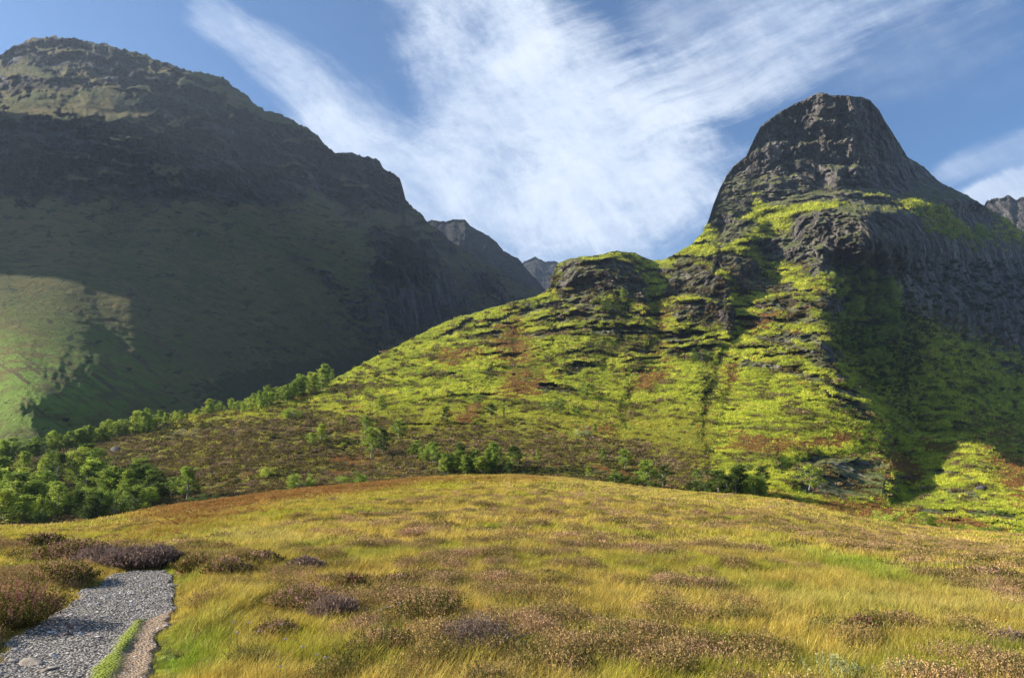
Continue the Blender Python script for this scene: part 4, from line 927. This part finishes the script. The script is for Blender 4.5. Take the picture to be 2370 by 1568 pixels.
stone('boulder', 'pale grey crag stone standing among the upper left birches', 306, 978, 12, S_grey, 1.0, 'hill', tall=1.2)
stone('boulder', 'small dark boulder beside the green gully on the big slope', 1655, 925, 8, S_dark, .7, 'hill')
stone('boulder', 'flat dark boulder in the shadow on the right mound', 2272, 1132, 22, S_dark, .6, 'hill')
stone('boulder', 'pale lichen-spotted rock poking out of the middle of the moor', 938, 1318, 32, S_grey, .55)
for a in [('long tan slab stone lying at the bottom left of the path', 76, 1545, 52, S_tan, .32), ('flat tan stone nearest the bottom edge, right of the long slab', 106, 1563, 46, S_tan, .3),
          ('small grey-brown stone left of the long slab', 28, 1541, 30, S_path, .35), ('dark red-brown stone raised in the middle of the path', 166, 1458, 26, S_red, .5),
          ('broad brown stone sunk in the gravel below the red-brown one', 143, 1478, 36, S_red, .3), ('pale narrow stone in the lower middle of the gravel', 208, 1497, 26, S_tan, .3),
          ('small reddish stone just left of the pale narrow one', 178, 1500, 18, S_red, .35), ('blue-grey stone near the left edge of the path', 36, 1514, 22, S_path, .45),
          ('dark round stone near the far right edge of the path', 378, 1372, 14, S_dark, .6), ('pale stone on the dirt edge beside the bright grass', 352, 1498, 20, S_tan, .3),
          ('grey stone wedged against the grass strip in the path', 243, 1505, 22, S_path, .35), ('white-grey stone in the upper dirt strip', 368, 1414, 13, S_tan, .35),
          ('pale stone by the upper end of the grass strip', 281, 1462, 20, S_tan, .35), ('small grey stone in the path left of the grass strip', 250, 1478, 14, S_path, .4)]:
    stone('stone', a[0], a[1], a[2], a[3], a[4], a[5], sub=3)

# ------------------------------------------------------------------ trees
def tube(V_, F_, pts, rad, sides=5):
    k = len(V_); pts = [np.array(p, float) for p in pts]
    for i, p in enumerate(pts):
        d = pts[min(i + 1, len(pts) - 1)] - pts[max(i - 1, 0)]; d /= np.linalg.norm(d) + 1e-9
        u = np.cross(d, (0.3, .95, .1)); u /= np.linalg.norm(u); v = np.cross(d, u)
        for q in range(sides):
            a = 2 * math.pi * q / sides; V_.append(p + rad[i] * (u * math.cos(a) + v * math.sin(a)))
    for i in range(len(pts) - 1):
        for q in range(sides): F_.append((k + i * sides + q, k + i * sides + (q + 1) % sides, k + (i + 1) * sides + (q + 1) % sides, k + (i + 1) * sides + q))
def make_tree(rg, w, leaves, kind):
    """unit height tree: tapered trunk with limbs, leaf clumps along the limbs with gaps between"""
    tv, tf = [], []; cl = []
    if kind == 'bush':
        for i in range(rg.integers(9, 13)):
            a = rg.uniform(0, 6.28); r = rg.uniform(.2, 1) * w / 2; e = np.array((math.cos(a) * r, math.sin(a) * r, rg.uniform(.35, .9) * (1 - .35 * (2 * r / w) ** 2)))
            tube(tv, tf, [(0, 0, -.05), e * (.4, .4, .5), e], (.022, .014, .005), 4)
            cl.append((e, rg.uniform(.10, .19))); cl.append((e * (.8, .8, .55) + rg.normal(size=3) * .05, rg.uniform(.1, .17)))
            cl.append((e * (1.1, 1.1, .3), rg.uniform(.08, .14)))
    else:
        bend = rg.normal(size=2) * .04; top = .93; T = lambda t: np.array((bend[0] * math.sin(t * 3), bend[1] * math.sin(t * 2.4 + 1) - bend[1] * .84, t))
        tube(tv, tf, [T(t) - (0, 0, .04 * (t == 0)) for t in np.linspace(0, top, 8)], np.linspace(.026, .004, 8), 6)
        lo = .20 if kind == 'birch' else .10
        nl = 17 if kind == 'birch' else 20
        for i in range(nl):
            t = lo + (top - lo) * (i + rg.uniform()) / nl; a = i * 2.4 + rg.uniform(-.5, .5); q = (t - lo) / (top - lo)
            prof = (math.sin(math.pi * min(1, q * .82 + .16)) ** .7) if kind == 'birch' else (1.05 - q) ** .75 * (.6 + .4 * sstep(q, 0, .15))
            L = w / 2 * prof * rg.uniform(.4, 1.3); b = T(t); e = b + np.array((math.cos(a) * L, math.sin(a) * L, L * rg.uniform(.15, .7)))
            tube(tv, tf, [b, (b + e) / 2 + (0, 0, .02), e], (.010, .007, .002), 4)
            for f_ in (1.0, .8, .58, .34):
                if rg.uniform() < (.85 if f_ > .5 else .5): cl.append((b + (e - b) * f_ + rg.normal(size=3) * .02, rg.uniform(.042, .100)))
        cl.append((T(top), .06)); cl.append((T(top - .08), .08))
    V_, F_, S_ = [], [], []; k = 0; per = leaves // len(cl)
    for c, r in cl:
        m_ = int(per * (r / .085) ** 1.6) + 4; tone = rg.uniform()
        for _ in range(m_):
            d = rg.normal(size=3); d /= np.linalg.norm(d); p = c + d * r * rg.uniform(.3, 1.15) * np.array((1.05, 1.05, .85)) - (0, 0, .01)
            if p[2] < .0: continue
            u = rg.normal(size=3); u /= np.linalg.norm(u); v = np.cross(u, rg.normal(size=3)); v /= np.linalg.norm(v); s_ = rg.uniform(.012, .025)
            V_ += [p - u * s_, p + v * s_ * .6, p + u * s_, p - v * s_ * .6]; F_.append((k, k + 1, k + 2, k + 3)); k += 4; q = .62 * tone + .38 * rg.uniform(); S_ += [q] * 4
    return (np.array(tv), np.array(tf)), (np.array(V_), np.array(F_), np.array(S_))
def foliage(name, a, b): return leafy_mat(name, trans=.42, inst=False, base=(a, b), var=.6)
F_mid = foliage('green_leaves', (.20, .28, .05), (.32, .39, .07)); F_yel = foliage('yellow_green_leaves', (.32, .41, .06), (.42, .46, .08)); F_dark = foliage('dark_leaves', (.085, .13, .035), (.14, .18, .04)); F_pale = foliage('pale_grey_green_leaves', (.40, .43, .18), (.46, .48, .22))
m, nt, b, out = new_mat('birch_bark'); pos = nt.nodes.new('ShaderNodeTexCoord').outputs['Object']
nt.links.new(mixc(nt, ramp(nt, noise(nt, mapping(nt, pos, (1, 1, 5)), 12, 3).outputs[0], .5, .6), (.30, .28, .25), (.08, .07, .06)), b.inputs['Base Color']); M_bark = m
_protos = {}
def tree_meshes(kind, fol, i):
    key = (kind, fol, i)
    if key not in _protos:
        rg = np.random.default_rng(hash_(key)); w = {'birch': .62, 'slender': .36, 'bush': 1.25}[kind]
        t, c = make_tree(rg, w, {'birch': 3400, 'slender': 2400, 'bush': 3200}[kind], kind)
        a = mesh_np('trunk', t[0], t[1], True); a.materials.append(M_bark); d = mesh_np('crown', c[0], c[1], False); float_attr(d, 'shade', c[2])
        d.materials.append({'mid': F_mid, 'yel': F_yel, 'dark': F_dark, 'pale': F_pale}[fol]); _protos[key] = (a, d, w)
    return _protos[key]
def hash_(k): return sum(ord(ch) * (i + 1) for i, ch in enumerate(str(k)))
def tree(px, py, h, w, kind, fol, label, group=None, name=None, cat=None):
    a, d, w0 = tree_meshes(kind, fol, int(RNG.integers(0, 4 if fol in ('mid', 'dark') else 2)))
    P = hill_point(px, py); Dd = math.hypot(P.x, P.y); hm = h / F * Dd * 1.03; wm = w / F * Dd * 1.05
    o = bpy.data.objects.new(name or ('birch_tree' if kind != 'bush' else 'shrub'), None); C.collection.objects.link(o)
    o.location = P + Vector((0, 0, -.02 * hm)); o.rotation_euler = (0, 0, RNG.uniform(0, 6.28)); sx = wm / w0; o.scale = (sx, sx, hm)
    for nm, me in (('trunk', a), ('crown', d)):
        c = bpy.data.objects.new(nm if not (kind == 'bush' and nm == 'trunk') else 'stems', me); C.collection.objects.link(c); c.parent = o
    return tag(o, label, cat or ('shrub' if kind == 'bush' else 'tree'), group)
single = [
 (858, 1060, 72, 44, 'birch', 'mid', 'tallest lone birch standing in the middle of the heather slope'), (885, 1052, 60, 38, 'birch', 'dark', 'darker birch touching the right side of the tallest lone birch'),
 (847, 1012, 50, 36, 'birch', 'mid', 'birch just behind the tallest lone birch'), (924, 1014, 42, 38, 'birch', 'mid', 'rounded birch on its own right of the tallest lone birch'),
 (744, 1022, 42, 26, 'slender', 'yel', 'bright upright birch on dark heather left of the tallest birch'), (720, 1031, 30, 26, 'birch', 'yel', 'small bright birch touching the left of the bright upright one'),
 (883, 950, 36, 27, 'slender', 'mid', 'small birch beside the upper rusty hummock'), (1031, 978, 40, 25, 'birch', 'dark', 'dark birch casting its shadow left of the orange bracken bank'),
 (1108, 938, 28, 34, 'birch', 'mid', 'birch on top of the orange bracken bank'), (1135, 965, 30, 34, 'birch', 'dark', 'scrubby birch at the right foot of the orange bracken bank'), (1167, 965, 24, 9, 'slender', 'mid', 'thin sapling right of the orange bracken bank'),
 (673, 968, 28, 56, 'bush', 'mid', 'wide low shrub on the grassy brow under the conifer strip'), (791, 988, 24, 9, 'slender', 'mid', 'thin sapling above the bright upright birch'), (700, 1130, 42, 56, 'bush', 'mid', 'round shrub just above the rust-red crest of the moor'),
 (832, 1130, 40, 84, 'bush', 'mid', 'wide dark green shrub right of the round shrub above the crest'), (622, 1104, 26, 40, 'bush', 'yel', 'small yellow-green shrub low on the heather slope'), (344, 1096, 26, 32, 'bush', 'dark', 'dark round shrub on the heather right of the wood'),
 (326, 1075, 22, 44, 'bush', 'mid', 'low shrub just above the dark round shrub'), (500, 1006, 14, 12, 'bush', 'yel', 'tiny bright bush on the brow in the left heather'), (794, 1034, 14, 10, 'bush', 'yel', 'tiny bush below the thin sapling'),
 (769, 880, 27, 13, 'slender', 'mid', 'single slim birch beyond the right end of the strip'),
 (1359, 920, 34, 44, 'birch', 'mid', 'rounded tree with a long shadow under the grassy ledge'), (1296, 956, 36, 32, 'birch', 'mid', 'tree below the dark rock ledge, casting a long shadow'), (1270, 954, 28, 24, 'birch', 'yel', 'lighter tree touching the left of the one below the ledge'),
 (1336, 958, 22, 22, 'bush', 'mid', 'low shrub between the two long-shadowed trees'), (1351, 1010, 28, 34, 'bush', 'pale', 'pale silvery-green shrub in the brown heather'), (1376, 1002, 24, 16, 'slender', 'mid', 'small tree behind the pale silvery shrub'),
 (1447, 994, 18, 14, 'slender', 'mid', 'small sapling right of the pale silvery shrub'), (1623, 836, 38, 46, 'bush', 'dark', 'dark bushy tree over the broken rock ledge by the gully'), (1200, 1072, 38, 24, 'birch', 'mid', 'birch just left of the centre above the crest'),
 (1243, 1068, 30, 11, 'slender', 'mid', 'thin birch right of centre above the crest'), (1323, 1044, 15, 12, 'slender', 'yel', 'tiny birch in mid heather above the crest'), (1397, 1068, 34, 18, 'slender', 'mid', 'slim birch between heather banks below the pale shrub'),
 (1447, 1088, 50, 42, 'birch', 'mid', 'full birch standing above the crest, right of the slim one'), (1361, 1105, 28, 13, 'slender', 'yel', 'slim bright sapling close behind the moor crest'), (1424, 1120, 36, 40, 'bush', 'mid', 'shrubby birch in front of the full birch'),
 (1500, 1134, 70, 56, 'birch', 'mid', 'tall full birch rising behind the right half of the moor crest'), (1534, 1132, 54, 34, 'birch', 'dark', 'dark birch against the right side of the tall full birch'), (1614, 1134, 48, 28, 'birch', 'mid', 'separate birch right of the tall full pair'),
 (1634, 1146, 36, 40, 'bush', 'dark', 'dark shrub under the separate birch'), (1647, 1048, 16, 18, 'bush', 'dark', 'small dark bush at the foot of the green gully'),
 (1974, 800, 12, 16, 'bush', 'yel', 'small sunlit bush high on the shaded edge of the spur'), (2032, 838, 32, 27, 'birch', 'yel', 'sunlit birch catching light on the dark side of the spur'), (2050, 856, 15, 16, 'bush', 'yel', 'sunlit bush just below the sunlit birch'),
 (2068, 864, 13, 15, 'bush', 'yel', 'lowest of the sunlit bushes under the sunlit birch'), (2029, 930, 18, 30, 'bush', 'yel', 'sunlit shrub halfway down the shaded edge of the spur'), (2065, 988, 16, 20, 'bush', 'pale', 'pale bush at the nose of the spur'),
 (2052, 1030, 14, 17, 'bush', 'yel', 'bright bush on the rock face right of the rust patch'), (2047, 1083, 15, 15, 'bush', 'pale', 'pale bush at the right end of the low cliff'), (1871, 1136, 58, 48, 'birch', 'yel', 'bright birch growing against the left end of the low cliff'),
 (2054, 1226, 46, 84, 'bush', 'yel', 'large yellow-green bush on the valley edge at the right'), (2135, 1228, 38, 46, 'birch', 'yel', 'short birch right of the large yellow-green bush'), (2160, 1234, 28, 25, 'slender', 'yel', 'thin pale-stemmed birch next to the short one'),
 (2205, 1242, 28, 76, 'bush', 'yel', 'low wide bush between the thin birch and the right corner'), (2330, 1248, 30, 90, 'bush', 'mid', 'low green bush at the right edge behind the moor'), (2263, 1198, 15, 16, 'bush', 'mid', 'small bush under the rock band on the right'),
 (1442, 693, 26, 24, 'birch', 'mid', 'small tree on the right side of the first knoll'), (1411, 722, 26, 52, 'bush', 'dark', 'dark scrub below the first knoll'), (1240, 712, 18, 22, 'bush', 'mid', 'bush at the left foot of the first knoll'), (1040, 790, 12, 26, 'bush', 'yel', 'low bright bush on the upper left shoulder of the hill'),
 (432, 1158, 72, 58, 'birch', 'mid', 'full birch at the right end of the wood, by itself'), (392, 1152, 44, 40, 'birch', 'mid', 'smaller birch left of the full birch at the end of the wood'), (475, 1170, 32, 56, 'bush', 'dark', 'low dark shrub right of the full birch at the end of the wood'),
 (1871, 640, 12, 16, 'bush', 'mid', 'small bush on grass under the broad lower cliff'), (1990, 800, 18, 20, 'bush', 'dark', 'dark bush just right of the spur crest'),
 (2300, 1190, 16, 30, 'bush', 'mid', 'bush on the rock band near the right edge')]
for a in single: tree(*a)
ORD = ['leftmost', 'second', 'third', 'fourth', 'fifth', 'sixth', 'seventh', 'eighth', 'ninth', 'tenth', 'eleventh', 'twelfth', 'thirteenth', 'fourteenth', 'fifteenth', 'sixteenth', 'seventeenth', 'eighteenth', 'nineteenth', 'twentieth']
def nth(i, n):
    if i == 0: return 'leftmost '
    if i == n - 1: return 'rightmost '
    return (ORD[i] + ' ') if i < 20 else (ORD[n - i - 1] + ' from right ') if n - i - 1 < 20 and n - i - 1 > 0 else 'middle '
def many(n, fn, kind, fol, label, group, seed, rows=('back', 'front')):
    before = set(C.collection.objects.keys()); _many(n, fn, kind, fol, label, group, seed)
    L_ = [o for o in C.collection.objects if o.name not in before and o.parent is None]
    L_.sort(key=lambda o: -math.hypot(o.location.x, o.location.y)); m = len(rows)
    for r, rn in enumerate(rows):
        q = sorted(L_[len(L_) * r // m:len(L_) * (r + 1) // m], key=lambda o: o.location.x / o.location.y)
        for i, o in enumerate(q):
            w_ = nth(i, len(q)); side = '' if 'from right' in w_ or 'most' in w_ else 'from left '
            tall = 'tall ' if o.scale.z > 1.12 * np.median([a.scale.z for a in q]) else 'short ' if o.scale.z < .88 * np.median([a.scale.z for a in q]) else ''
            o['label'] = (w_ + side + 'in the ' + (rn + ' row' if rn else 'line') + ', ' + tall + label)
def _many(n, fn, kind, fol, label, group, seed):
    rg = np.random.default_rng(seed)
    for i in range(n):
        px, py, h, w = fn(rg, i / max(1, n - 1)); k = kind if isinstance(kind, str) else kind[int(rg.integers(0, len(kind)))]; f = fol if isinstance(fol, str) else fol[int(rg.integers(0, len(fol)))]
        tree(px, py, h, w, k, f, label, group)
def strip_fn(rg, t):
    px = -20 + 625 * t + rg.normal() * 9; back = rg.uniform() ** 1.4 * 14
    base = float(interp(px, [(0, 1060), (113, 1050), (227, 1024), (340, 1003), (416, 978), (504, 956), (587, 948)])); crest = float(interp(px, hill_silh)); py = max(base - back, crest + 3)
    h = float(interp(px, [(0, 50), (200, 44), (340, 48), (430, 30), (590, 26)])) * rg.uniform(.35, 1.05); return px, py, h, h * rg.uniform(.55, .9)
many(84, strip_fn, ['birch', 'birch', 'bush', 'slender'], ['mid', 'mid', 'yel'], 'birch of the belt above the left heather', 'birches in the belt above the left heather', 5, ('back', 'middle', 'front'))
def con_fn(rg, t):
    px = 560 + 195 * t + rg.normal() * 3; py = float(interp(px, hill_silh)) + rg.uniform(4, 16); h = float(interp(px, [(560, 26), (600, 40), (634, 44), (642, 30), (660, 40), (755, 52)])) * rg.uniform(.8, 1.08); return px, py, h, h * .58
many(34, con_fn, ['slender', 'birch'], ['mid', 'mid', 'yel'], 'tree of the strip before the dark mountain', 'trees in the rising strip', 6)
def wood_fn(rg, t):
    px = -30 + 400 * rg.uniform(); lo = 1108; hi = float(interp(px, [(0, 1225), (360, 1190)])); py = lo + (hi - lo) * t + rg.normal() * 4
    if px > 270: py = max(py, 1150)
    h = rg.uniform(38, 70); return px, py, h, h * rg.uniform(.6, .95)
many(84, wood_fn, ['birch', 'birch', 'slender', 'slender', 'bush'], ['mid', 'mid', 'dark', 'dark', 'yel'], 'tree of the dense lower left wood', 'trees in the lower left wood', 7, ('back', 'middle', 'front'))
def cop_fn(rg, t):
    px = 1010 + 178 * t + rg.normal() * 4; py = 1100 - rg.uniform() ** 1.5 * 30; h = rg.uniform(32, 58) * (1 if px < 1165 else .8); return px, py, h, h * rg.uniform(.5, .8)
many(30, cop_fn, ['slender', 'birch'], ['mid', 'dark', 'mid', 'yel'], 'birch of the copse behind the moor top', 'birches in the middle copse', 8)
def cop2_fn(rg, t):
    px = 955 + 50 * t; py = 1058 + rg.normal() * 5; h = rg.uniform(24, 34); return px, py, h, h * .8
many(6, cop2_fn, ['birch', 'slender'], 'mid', 'small birch beside the middle copse', 'small birches left of the middle copse', 18, ('',))
def cop3_fn(rg, t):
    px = 1668 + 95 * t + rg.normal() * 5; py = 1150 - rg.uniform() * 10; h = rg.uniform(46, 66); return px, py, h, h * rg.uniform(.7, 1.0)
many(9, cop3_fn, ['birch', 'birch', 'bush'], ['mid', 'dark'], 'tree in the clump under the green slope', 'trees in the right-hand clump', 9, ('',))
def low_fn(rg, t):
    px = 1380 + 320 * rg.uniform(); py = float(interp(px, [(1380, 1122), (1500, 1136), (1700, 1152)])) + rg.uniform(-14, 4); h = rg.uniform(16, 30); return px, py, h, h * rg.uniform(.8, 1.5)
many(22, low_fn, ['bush', 'birch'], ['mid', 'dark'], 'scrub behind the moor crest', 'scrub behind the moor crest', 10)
def dark_fn(rg, t):
    while True:
        px, py = rg.uniform(1910, 2110), rg.uniform(625, 900)
        if px > float(interp(py, [(625, 1905), (700, 1925), (790, 1945), (860, 1985), (900, 2010)])) and px < 2010 + (py - 625) * .5 + 30: break
    h = rg.uniform(16, 32) * (1 if py < 800 else .65); return px, py, h, h * rg.uniform(.8, 1.2)
many(96, dark_fn, ['birch', 'bush'], ['mid', 'yel', 'mid'], 'tree of the shaded flank below the cliff', 'trees on the shaded flank', 14, ('back', 'middle', 'front'))
def dark2_fn(rg, t):
    px = rg.uniform(2120, 2300); py = 492 + (px - 2120) * .24 + rg.uniform(-8, 46); h = rg.uniform(12, 20); return px, py, h, h * rg.uniform(.9, 1.3)
many(34, dark2_fn, ['birch', 'bush'], ['mid', 'yel'], 'scrub tree right of the dome', 'trees on the shoulder right of the dome', 15)

# ------------------------------------------------------------------ heather bushes and flowers one can point to in the foreground
def bush_mat(name, a, b_):
    return leafy_mat(name, trans=.2, inst=False, base=(a, b_), var=.6)
B_fol = bush_mat('heather_foliage', (.12, .115, .028), (.17, .14, .035)); B_pink = bush_mat('faded_pink_heather_flower', (.52, .28, .23), (.58, .33, .27)); B_tan = bush_mat('tan_heather_flower', (.50, .31, .16), (.54, .34, .18)); B_crim = bush_mat('crimson_heather_flower', (.33, .14, .12), (.38, .17, .14)); B_dark = bush_mat('dry_dark_heather', (.20, .145, .12), (.25, .17, .13))
def heather_bush(px, py, w, h, fl, label):
    X, Z = ray(px, py)
    for D in np.linspace(4, 60, 4000):
        if ground_z(np.array(X * D), np.array(D)) > EYE + Z * D: break
    P = Vector((X * D, D, float(ground_z(np.array(X * D), np.array(D))))); r_ = math.hypot(P.x, P.y); W = w / F * r_ / 2; H = h / F * r_ * .95
    rg = np.random.default_rng(int(px * 7 + py)); n = int(240 + 260 * min(W, 1.2)); sz = max(.018, .0030 * r_)
    o = bpy.data.objects.new('heather_bush', None); C.collection.objects.link(o); o.location = P
    v, f, s_ = sprigs(n, H, W, sz * 1.15, rg, per=11, dome=.55); me = mesh_np('foliage', v, f, False); float_attr(me, 'shade', s_); me.materials.append(B_dark if fl is B_dark else B_fol); link('foliage', me, parent=o)
    # flower spikes: short dense spikes on the ends of the sprigs, over the top of the cushion
    V_, F_, S_ = [], [], []; k = 0
    for i in range(int(n * 2.2)):
        a = rg.uniform(0, 6.28); q = math.sqrt(rg.uniform()); x0, y0 = q * W * math.cos(a), q * W * math.sin(a); hh = H * (1 - .55 * q * q) * rg.uniform(.72, 1.2); sh = rg.uniform()
        lean = np.array((x0 * .25, y0 * .25, 0))
        for j in range(6):
            c = np.array((x0, y0, 0)) * .95 + lean * (.6 + .1 * j) + np.array((0, 0, hh - .012 * (5 - j) * (sz / .018))); u = rg.normal(size=3); u[2] = abs(u[2]); u /= np.linalg.norm(u); vv = np.cross(u, rg.normal(size=3)); vv /= np.linalg.norm(vv); t = sz * .55 * rg.uniform(.6, 1.2)
            for p in (c - vv * t * .5, c + u * t * .5, c + u * t, c + vv * t * .5): V_.append(p)
            F_.append((k, k + 1, k + 2, k + 3)); k += 4; S_ += [.5 * sh + .5 * rg.uniform()] * 4
    me = mesh_np('flowers', np.array(V_), np.array(F_), False); float_attr(me, 'shade', np.array(S_)); me.materials.append(fl); link('flowers', me, parent=o)
    tag(o, label, 'heather')
for a in [(20, 1450, 150, 84, B_crim, 'tall heather bush with crimson tops overhanging the left edge of the path'), (172, 1300, 120, 42, B_pink, 'wide purplish heather bush above the left end of the path'),
          (238, 1312, 90, 40, B_dark, 'dark heather bush left of the head of the path'), (300, 1312, 110, 40, B_dark, 'dark green heather bank right behind the head of the path'), (362, 1310, 80, 42, B_dark, 'dark heather bush at the far right corner of the path'),
          (142, 1352, 100, 42, B_tan, 'brown heather bush halfway along the left bank'), (98, 1268, 60, 26, B_pink, 'small purplish heather bush highest on the left bank'), (450, 1325, 66, 36, B_tan, 'tan heather clump just right of the head of the path'),
          (525, 1335, 70, 40, B_pink, 'pinkish heather clump, second one right of the path head'), (604, 1312, 70, 32, B_pink, 'faded heather clump under the pale blond grass'), (706, 1325, 66, 32, B_dark, 'dark low heather mound left of the pale rock'),
          (700, 1412, 130, 52, B_pink, 'wide pale pink heather bush in the centre left foreground'), (775, 1432, 90, 50, B_dark, 'dark heather bush at the right of the wide pale pink one'), (812, 1372, 62, 38, B_crim, 'small reddish heather bush behind the wide pale pink one'),
          (925, 1368, 90, 36, B_pink, 'heather bush directly below the pale lichened rock'), (890, 1402, 60, 38, B_tan, 'orange-tan heather bush between two pink ones'), (985, 1432, 150, 60, B_tan, 'biggest tan-pink heather bush right of the centre left foreground'),
          (1105, 1510, 150, 80, B_dark, 'dry black-brown heather bush near the bottom centre'), (1045, 1500, 90, 52, B_tan, 'tan heather bush against the left of the dry dark one'), (885, 1515, 120, 56, B_tan, 'tan heather bush at the bottom, left of centre'),
          (640, 1480, 80, 40, B_pink, 'low heather clump in the long grass right of the path'), (2000, 1470, 66, 36, B_crim, 'purple-brown heather clump in the right foreground'), (2082, 1448, 56, 26, B_pink, 'pink heather clump just above the purple-brown one on the right'),
          (1555, 1495, 70, 26, B_pink, 'small pink heather clump right of the bottom centre'), (2290, 1345, 110, 24, B_pink, 'flat purplish heather patch near the right edge of the moor'), (2340, 1500, 70, 30, B_dark, 'dark heather clump close to the bottom right corner'),
          (1300, 1560, 110, 46, B_tan, 'tan heather bush on the bottom edge right of the dry dark one'), (1265, 1340, 60, 20, B_pink, 'small heather hummock in the middle of the moor')]:
    heather_bush(*a)
# creeping willow, silvery, bottom right
def willow(px, py, w, h, label):
    X, Z = ray(px, py)
    for D in np.linspace(4, 60, 4000):
        if ground_z(np.array(X * D), np.array(D)) > EYE + Z * D: break
    P = Vector((X * D, D, float(ground_z(np.array(X * D), np.array(D))))); r_ = math.hypot(P.x, P.y); W = w / F * r_ / 2; H = h / F * r_; rg = np.random.default_rng(int(px))
    V_, F_, S_ = [], [], []; tv, tf = [], []; k = 0
    for i in range(70):
        a = rg.uniform(0, 6.28); q = math.sqrt(rg.uniform()); e = np.array((q * W * math.cos(a), q * W * math.sin(a), H * rg.uniform(.6, 1.1) * (1 - .4 * q))); b0 = e * (.75, .75, 0)
        tube(tv, tf, [b0, (b0 + e) / 2 + rg.normal(size=3) * .01, e], (.003, .002, .001), 3)
        for j in range(22):
            t = rg.uniform(.3, 1.02); c = b0 + (e - b0) * t; u = rg.normal(size=3); u[2] = abs(u[2]) + .3; u /= np.linalg.norm(u); v = np.cross(u, rg.normal(size=3)); v /= np.linalg.norm(v); s_ = rg.uniform(.012, .022)
            V_ += [c, c + u * s_ * .5 + v * s_ * .32, c + u * s_, c + u * s_ * .5 - v * s_ * .32]; F_.append((k, k + 1, k + 2, k + 3)); k += 4; S_ += [rg.uniform()] * 4
    o = bpy.data.objects.new('willow_shrub', None); C.collection.objects.link(o); o.location = P
    me = mesh_np('stems', np.array(tv), np.array(tf), True); link('stems', me, M_bark, o); me = mesh_np('leaves', np.array(V_), np.array(F_), False); float_attr(me, 'shade', np.array(S_)); link('leaves', me, F_pale, o)
    tag(o, label, 'shrub')
willow(1925, 1575, 130, 56, 'silvery creeping willow at the bottom edge, the leftmost and tallest'); willow(2010, 1580, 100, 34, 'low silvery creeping willow in the middle of the bottom right three'); willow(2095, 1572, 100, 40, 'silvery creeping willow, rightmost on the bottom edge')
# scabious
m, nt, b, out = new_mat('violet_petal'); b.inputs['Base Color'].default_value = (.62, .56, .66, 1); M_vio = m
m, nt, b, out = new_mat('flower_stem'); b.inputs['Base Color'].default_value = (.12, .18, .04, 1); M_stem = m
tv, tf = [], []; tube(tv, tf, [(0, 0, 0), (.01, .0, .2), (.03, .01, .38)], (.0025, .002, .0015), 4); me_st = mesh_np('stem', np.array(tv), np.array(tf)); me_st.materials.append(M_stem)
V_, F_ = [], []; k = 0
for i in range(60):
    d = RNG.normal(size=3); d[2] = abs(d[2]) * .8; d /= np.linalg.norm(d); v = np.cross(d, RNG.normal(size=3)); v /= np.linalg.norm(v); c = np.array((.03, .01, .385))
    V_ += [c + d * .003, c + d * .008 + v * .003, c + d * .012, c + d * .008 - v * .003]; F_.append((k, k + 1, k + 2, k + 3)); k += 4
me_fl = mesh_np('flower_head', np.array(V_), np.array(F_), False); me_fl.materials.append(M_vio)
flw = []
for (px, py) in [(578, 1452), (556, 1478), (600, 1480), (667, 1500), (652, 1462), (880, 1432), (893, 1428), (740, 1545), (724, 1538), (930, 1412), (690, 1520), (532, 1450), (640, 1560)]:
    X, Z = ray(px, py); D = (EYE - .36) / -float(Z); o = bpy.data.objects.new('wild_flower', None); C.collection.objects.link(o); o.location = (X * D, D, float(ground_z(np.array(X * D), np.array(D))) + .04); o.rotation_euler = (0, 0, RNG.uniform(0, 6))
    for nm, me in (('stem', me_st), ('flower_head', me_fl)):
        c = bpy.data.objects.new(nm, me); C.collection.objects.link(c); c.parent = o
    flw.append(o)
flw.sort(key=lambda o: o.location.x / o.location.y)
for i, o in enumerate(flw): tag(o, (ORD[i] + (' from the left' if i else '')) + ' of the violet button flowers in the left foreground grass', 'flower', 'violet flowers right of the path')

# ------------------------------------------------------------------ haze in the air
def haze():
    import bmesh
    bm = bmesh.new(); bmesh.ops.create_cube(bm, size=1.0)
    me = bpy.data.meshes.new('haze'); bm.to_mesh(me); bm.free()
    m = bpy.data.materials.new('hazy_air'); m.use_nodes = True; nt = m.node_tree; nt.nodes.clear()
    out = nt.nodes.new('ShaderNodeOutputMaterial'); v = nt.nodes.new('ShaderNodeVolumePrincipled')
    v.inputs['Color'].default_value = (.62, .78, 1.0, 1); v.inputs['Density'].default_value = HAZE; v.inputs['Anisotropy'].default_value = 0.35
    nt.links.new(v.outputs[0], out.inputs['Volume'])
    o = link('haze', me, m); lo = Vector((-6100, -6100, -60)); hi = Vector((6100, 6100, 1010))
    o.location = (lo + hi) / 2; o.scale = hi - lo
    tag(o, 'thin blue-grey air over the shaded mountain', 'haze', kind='stuff')
HAZE = 0.00007
haze()
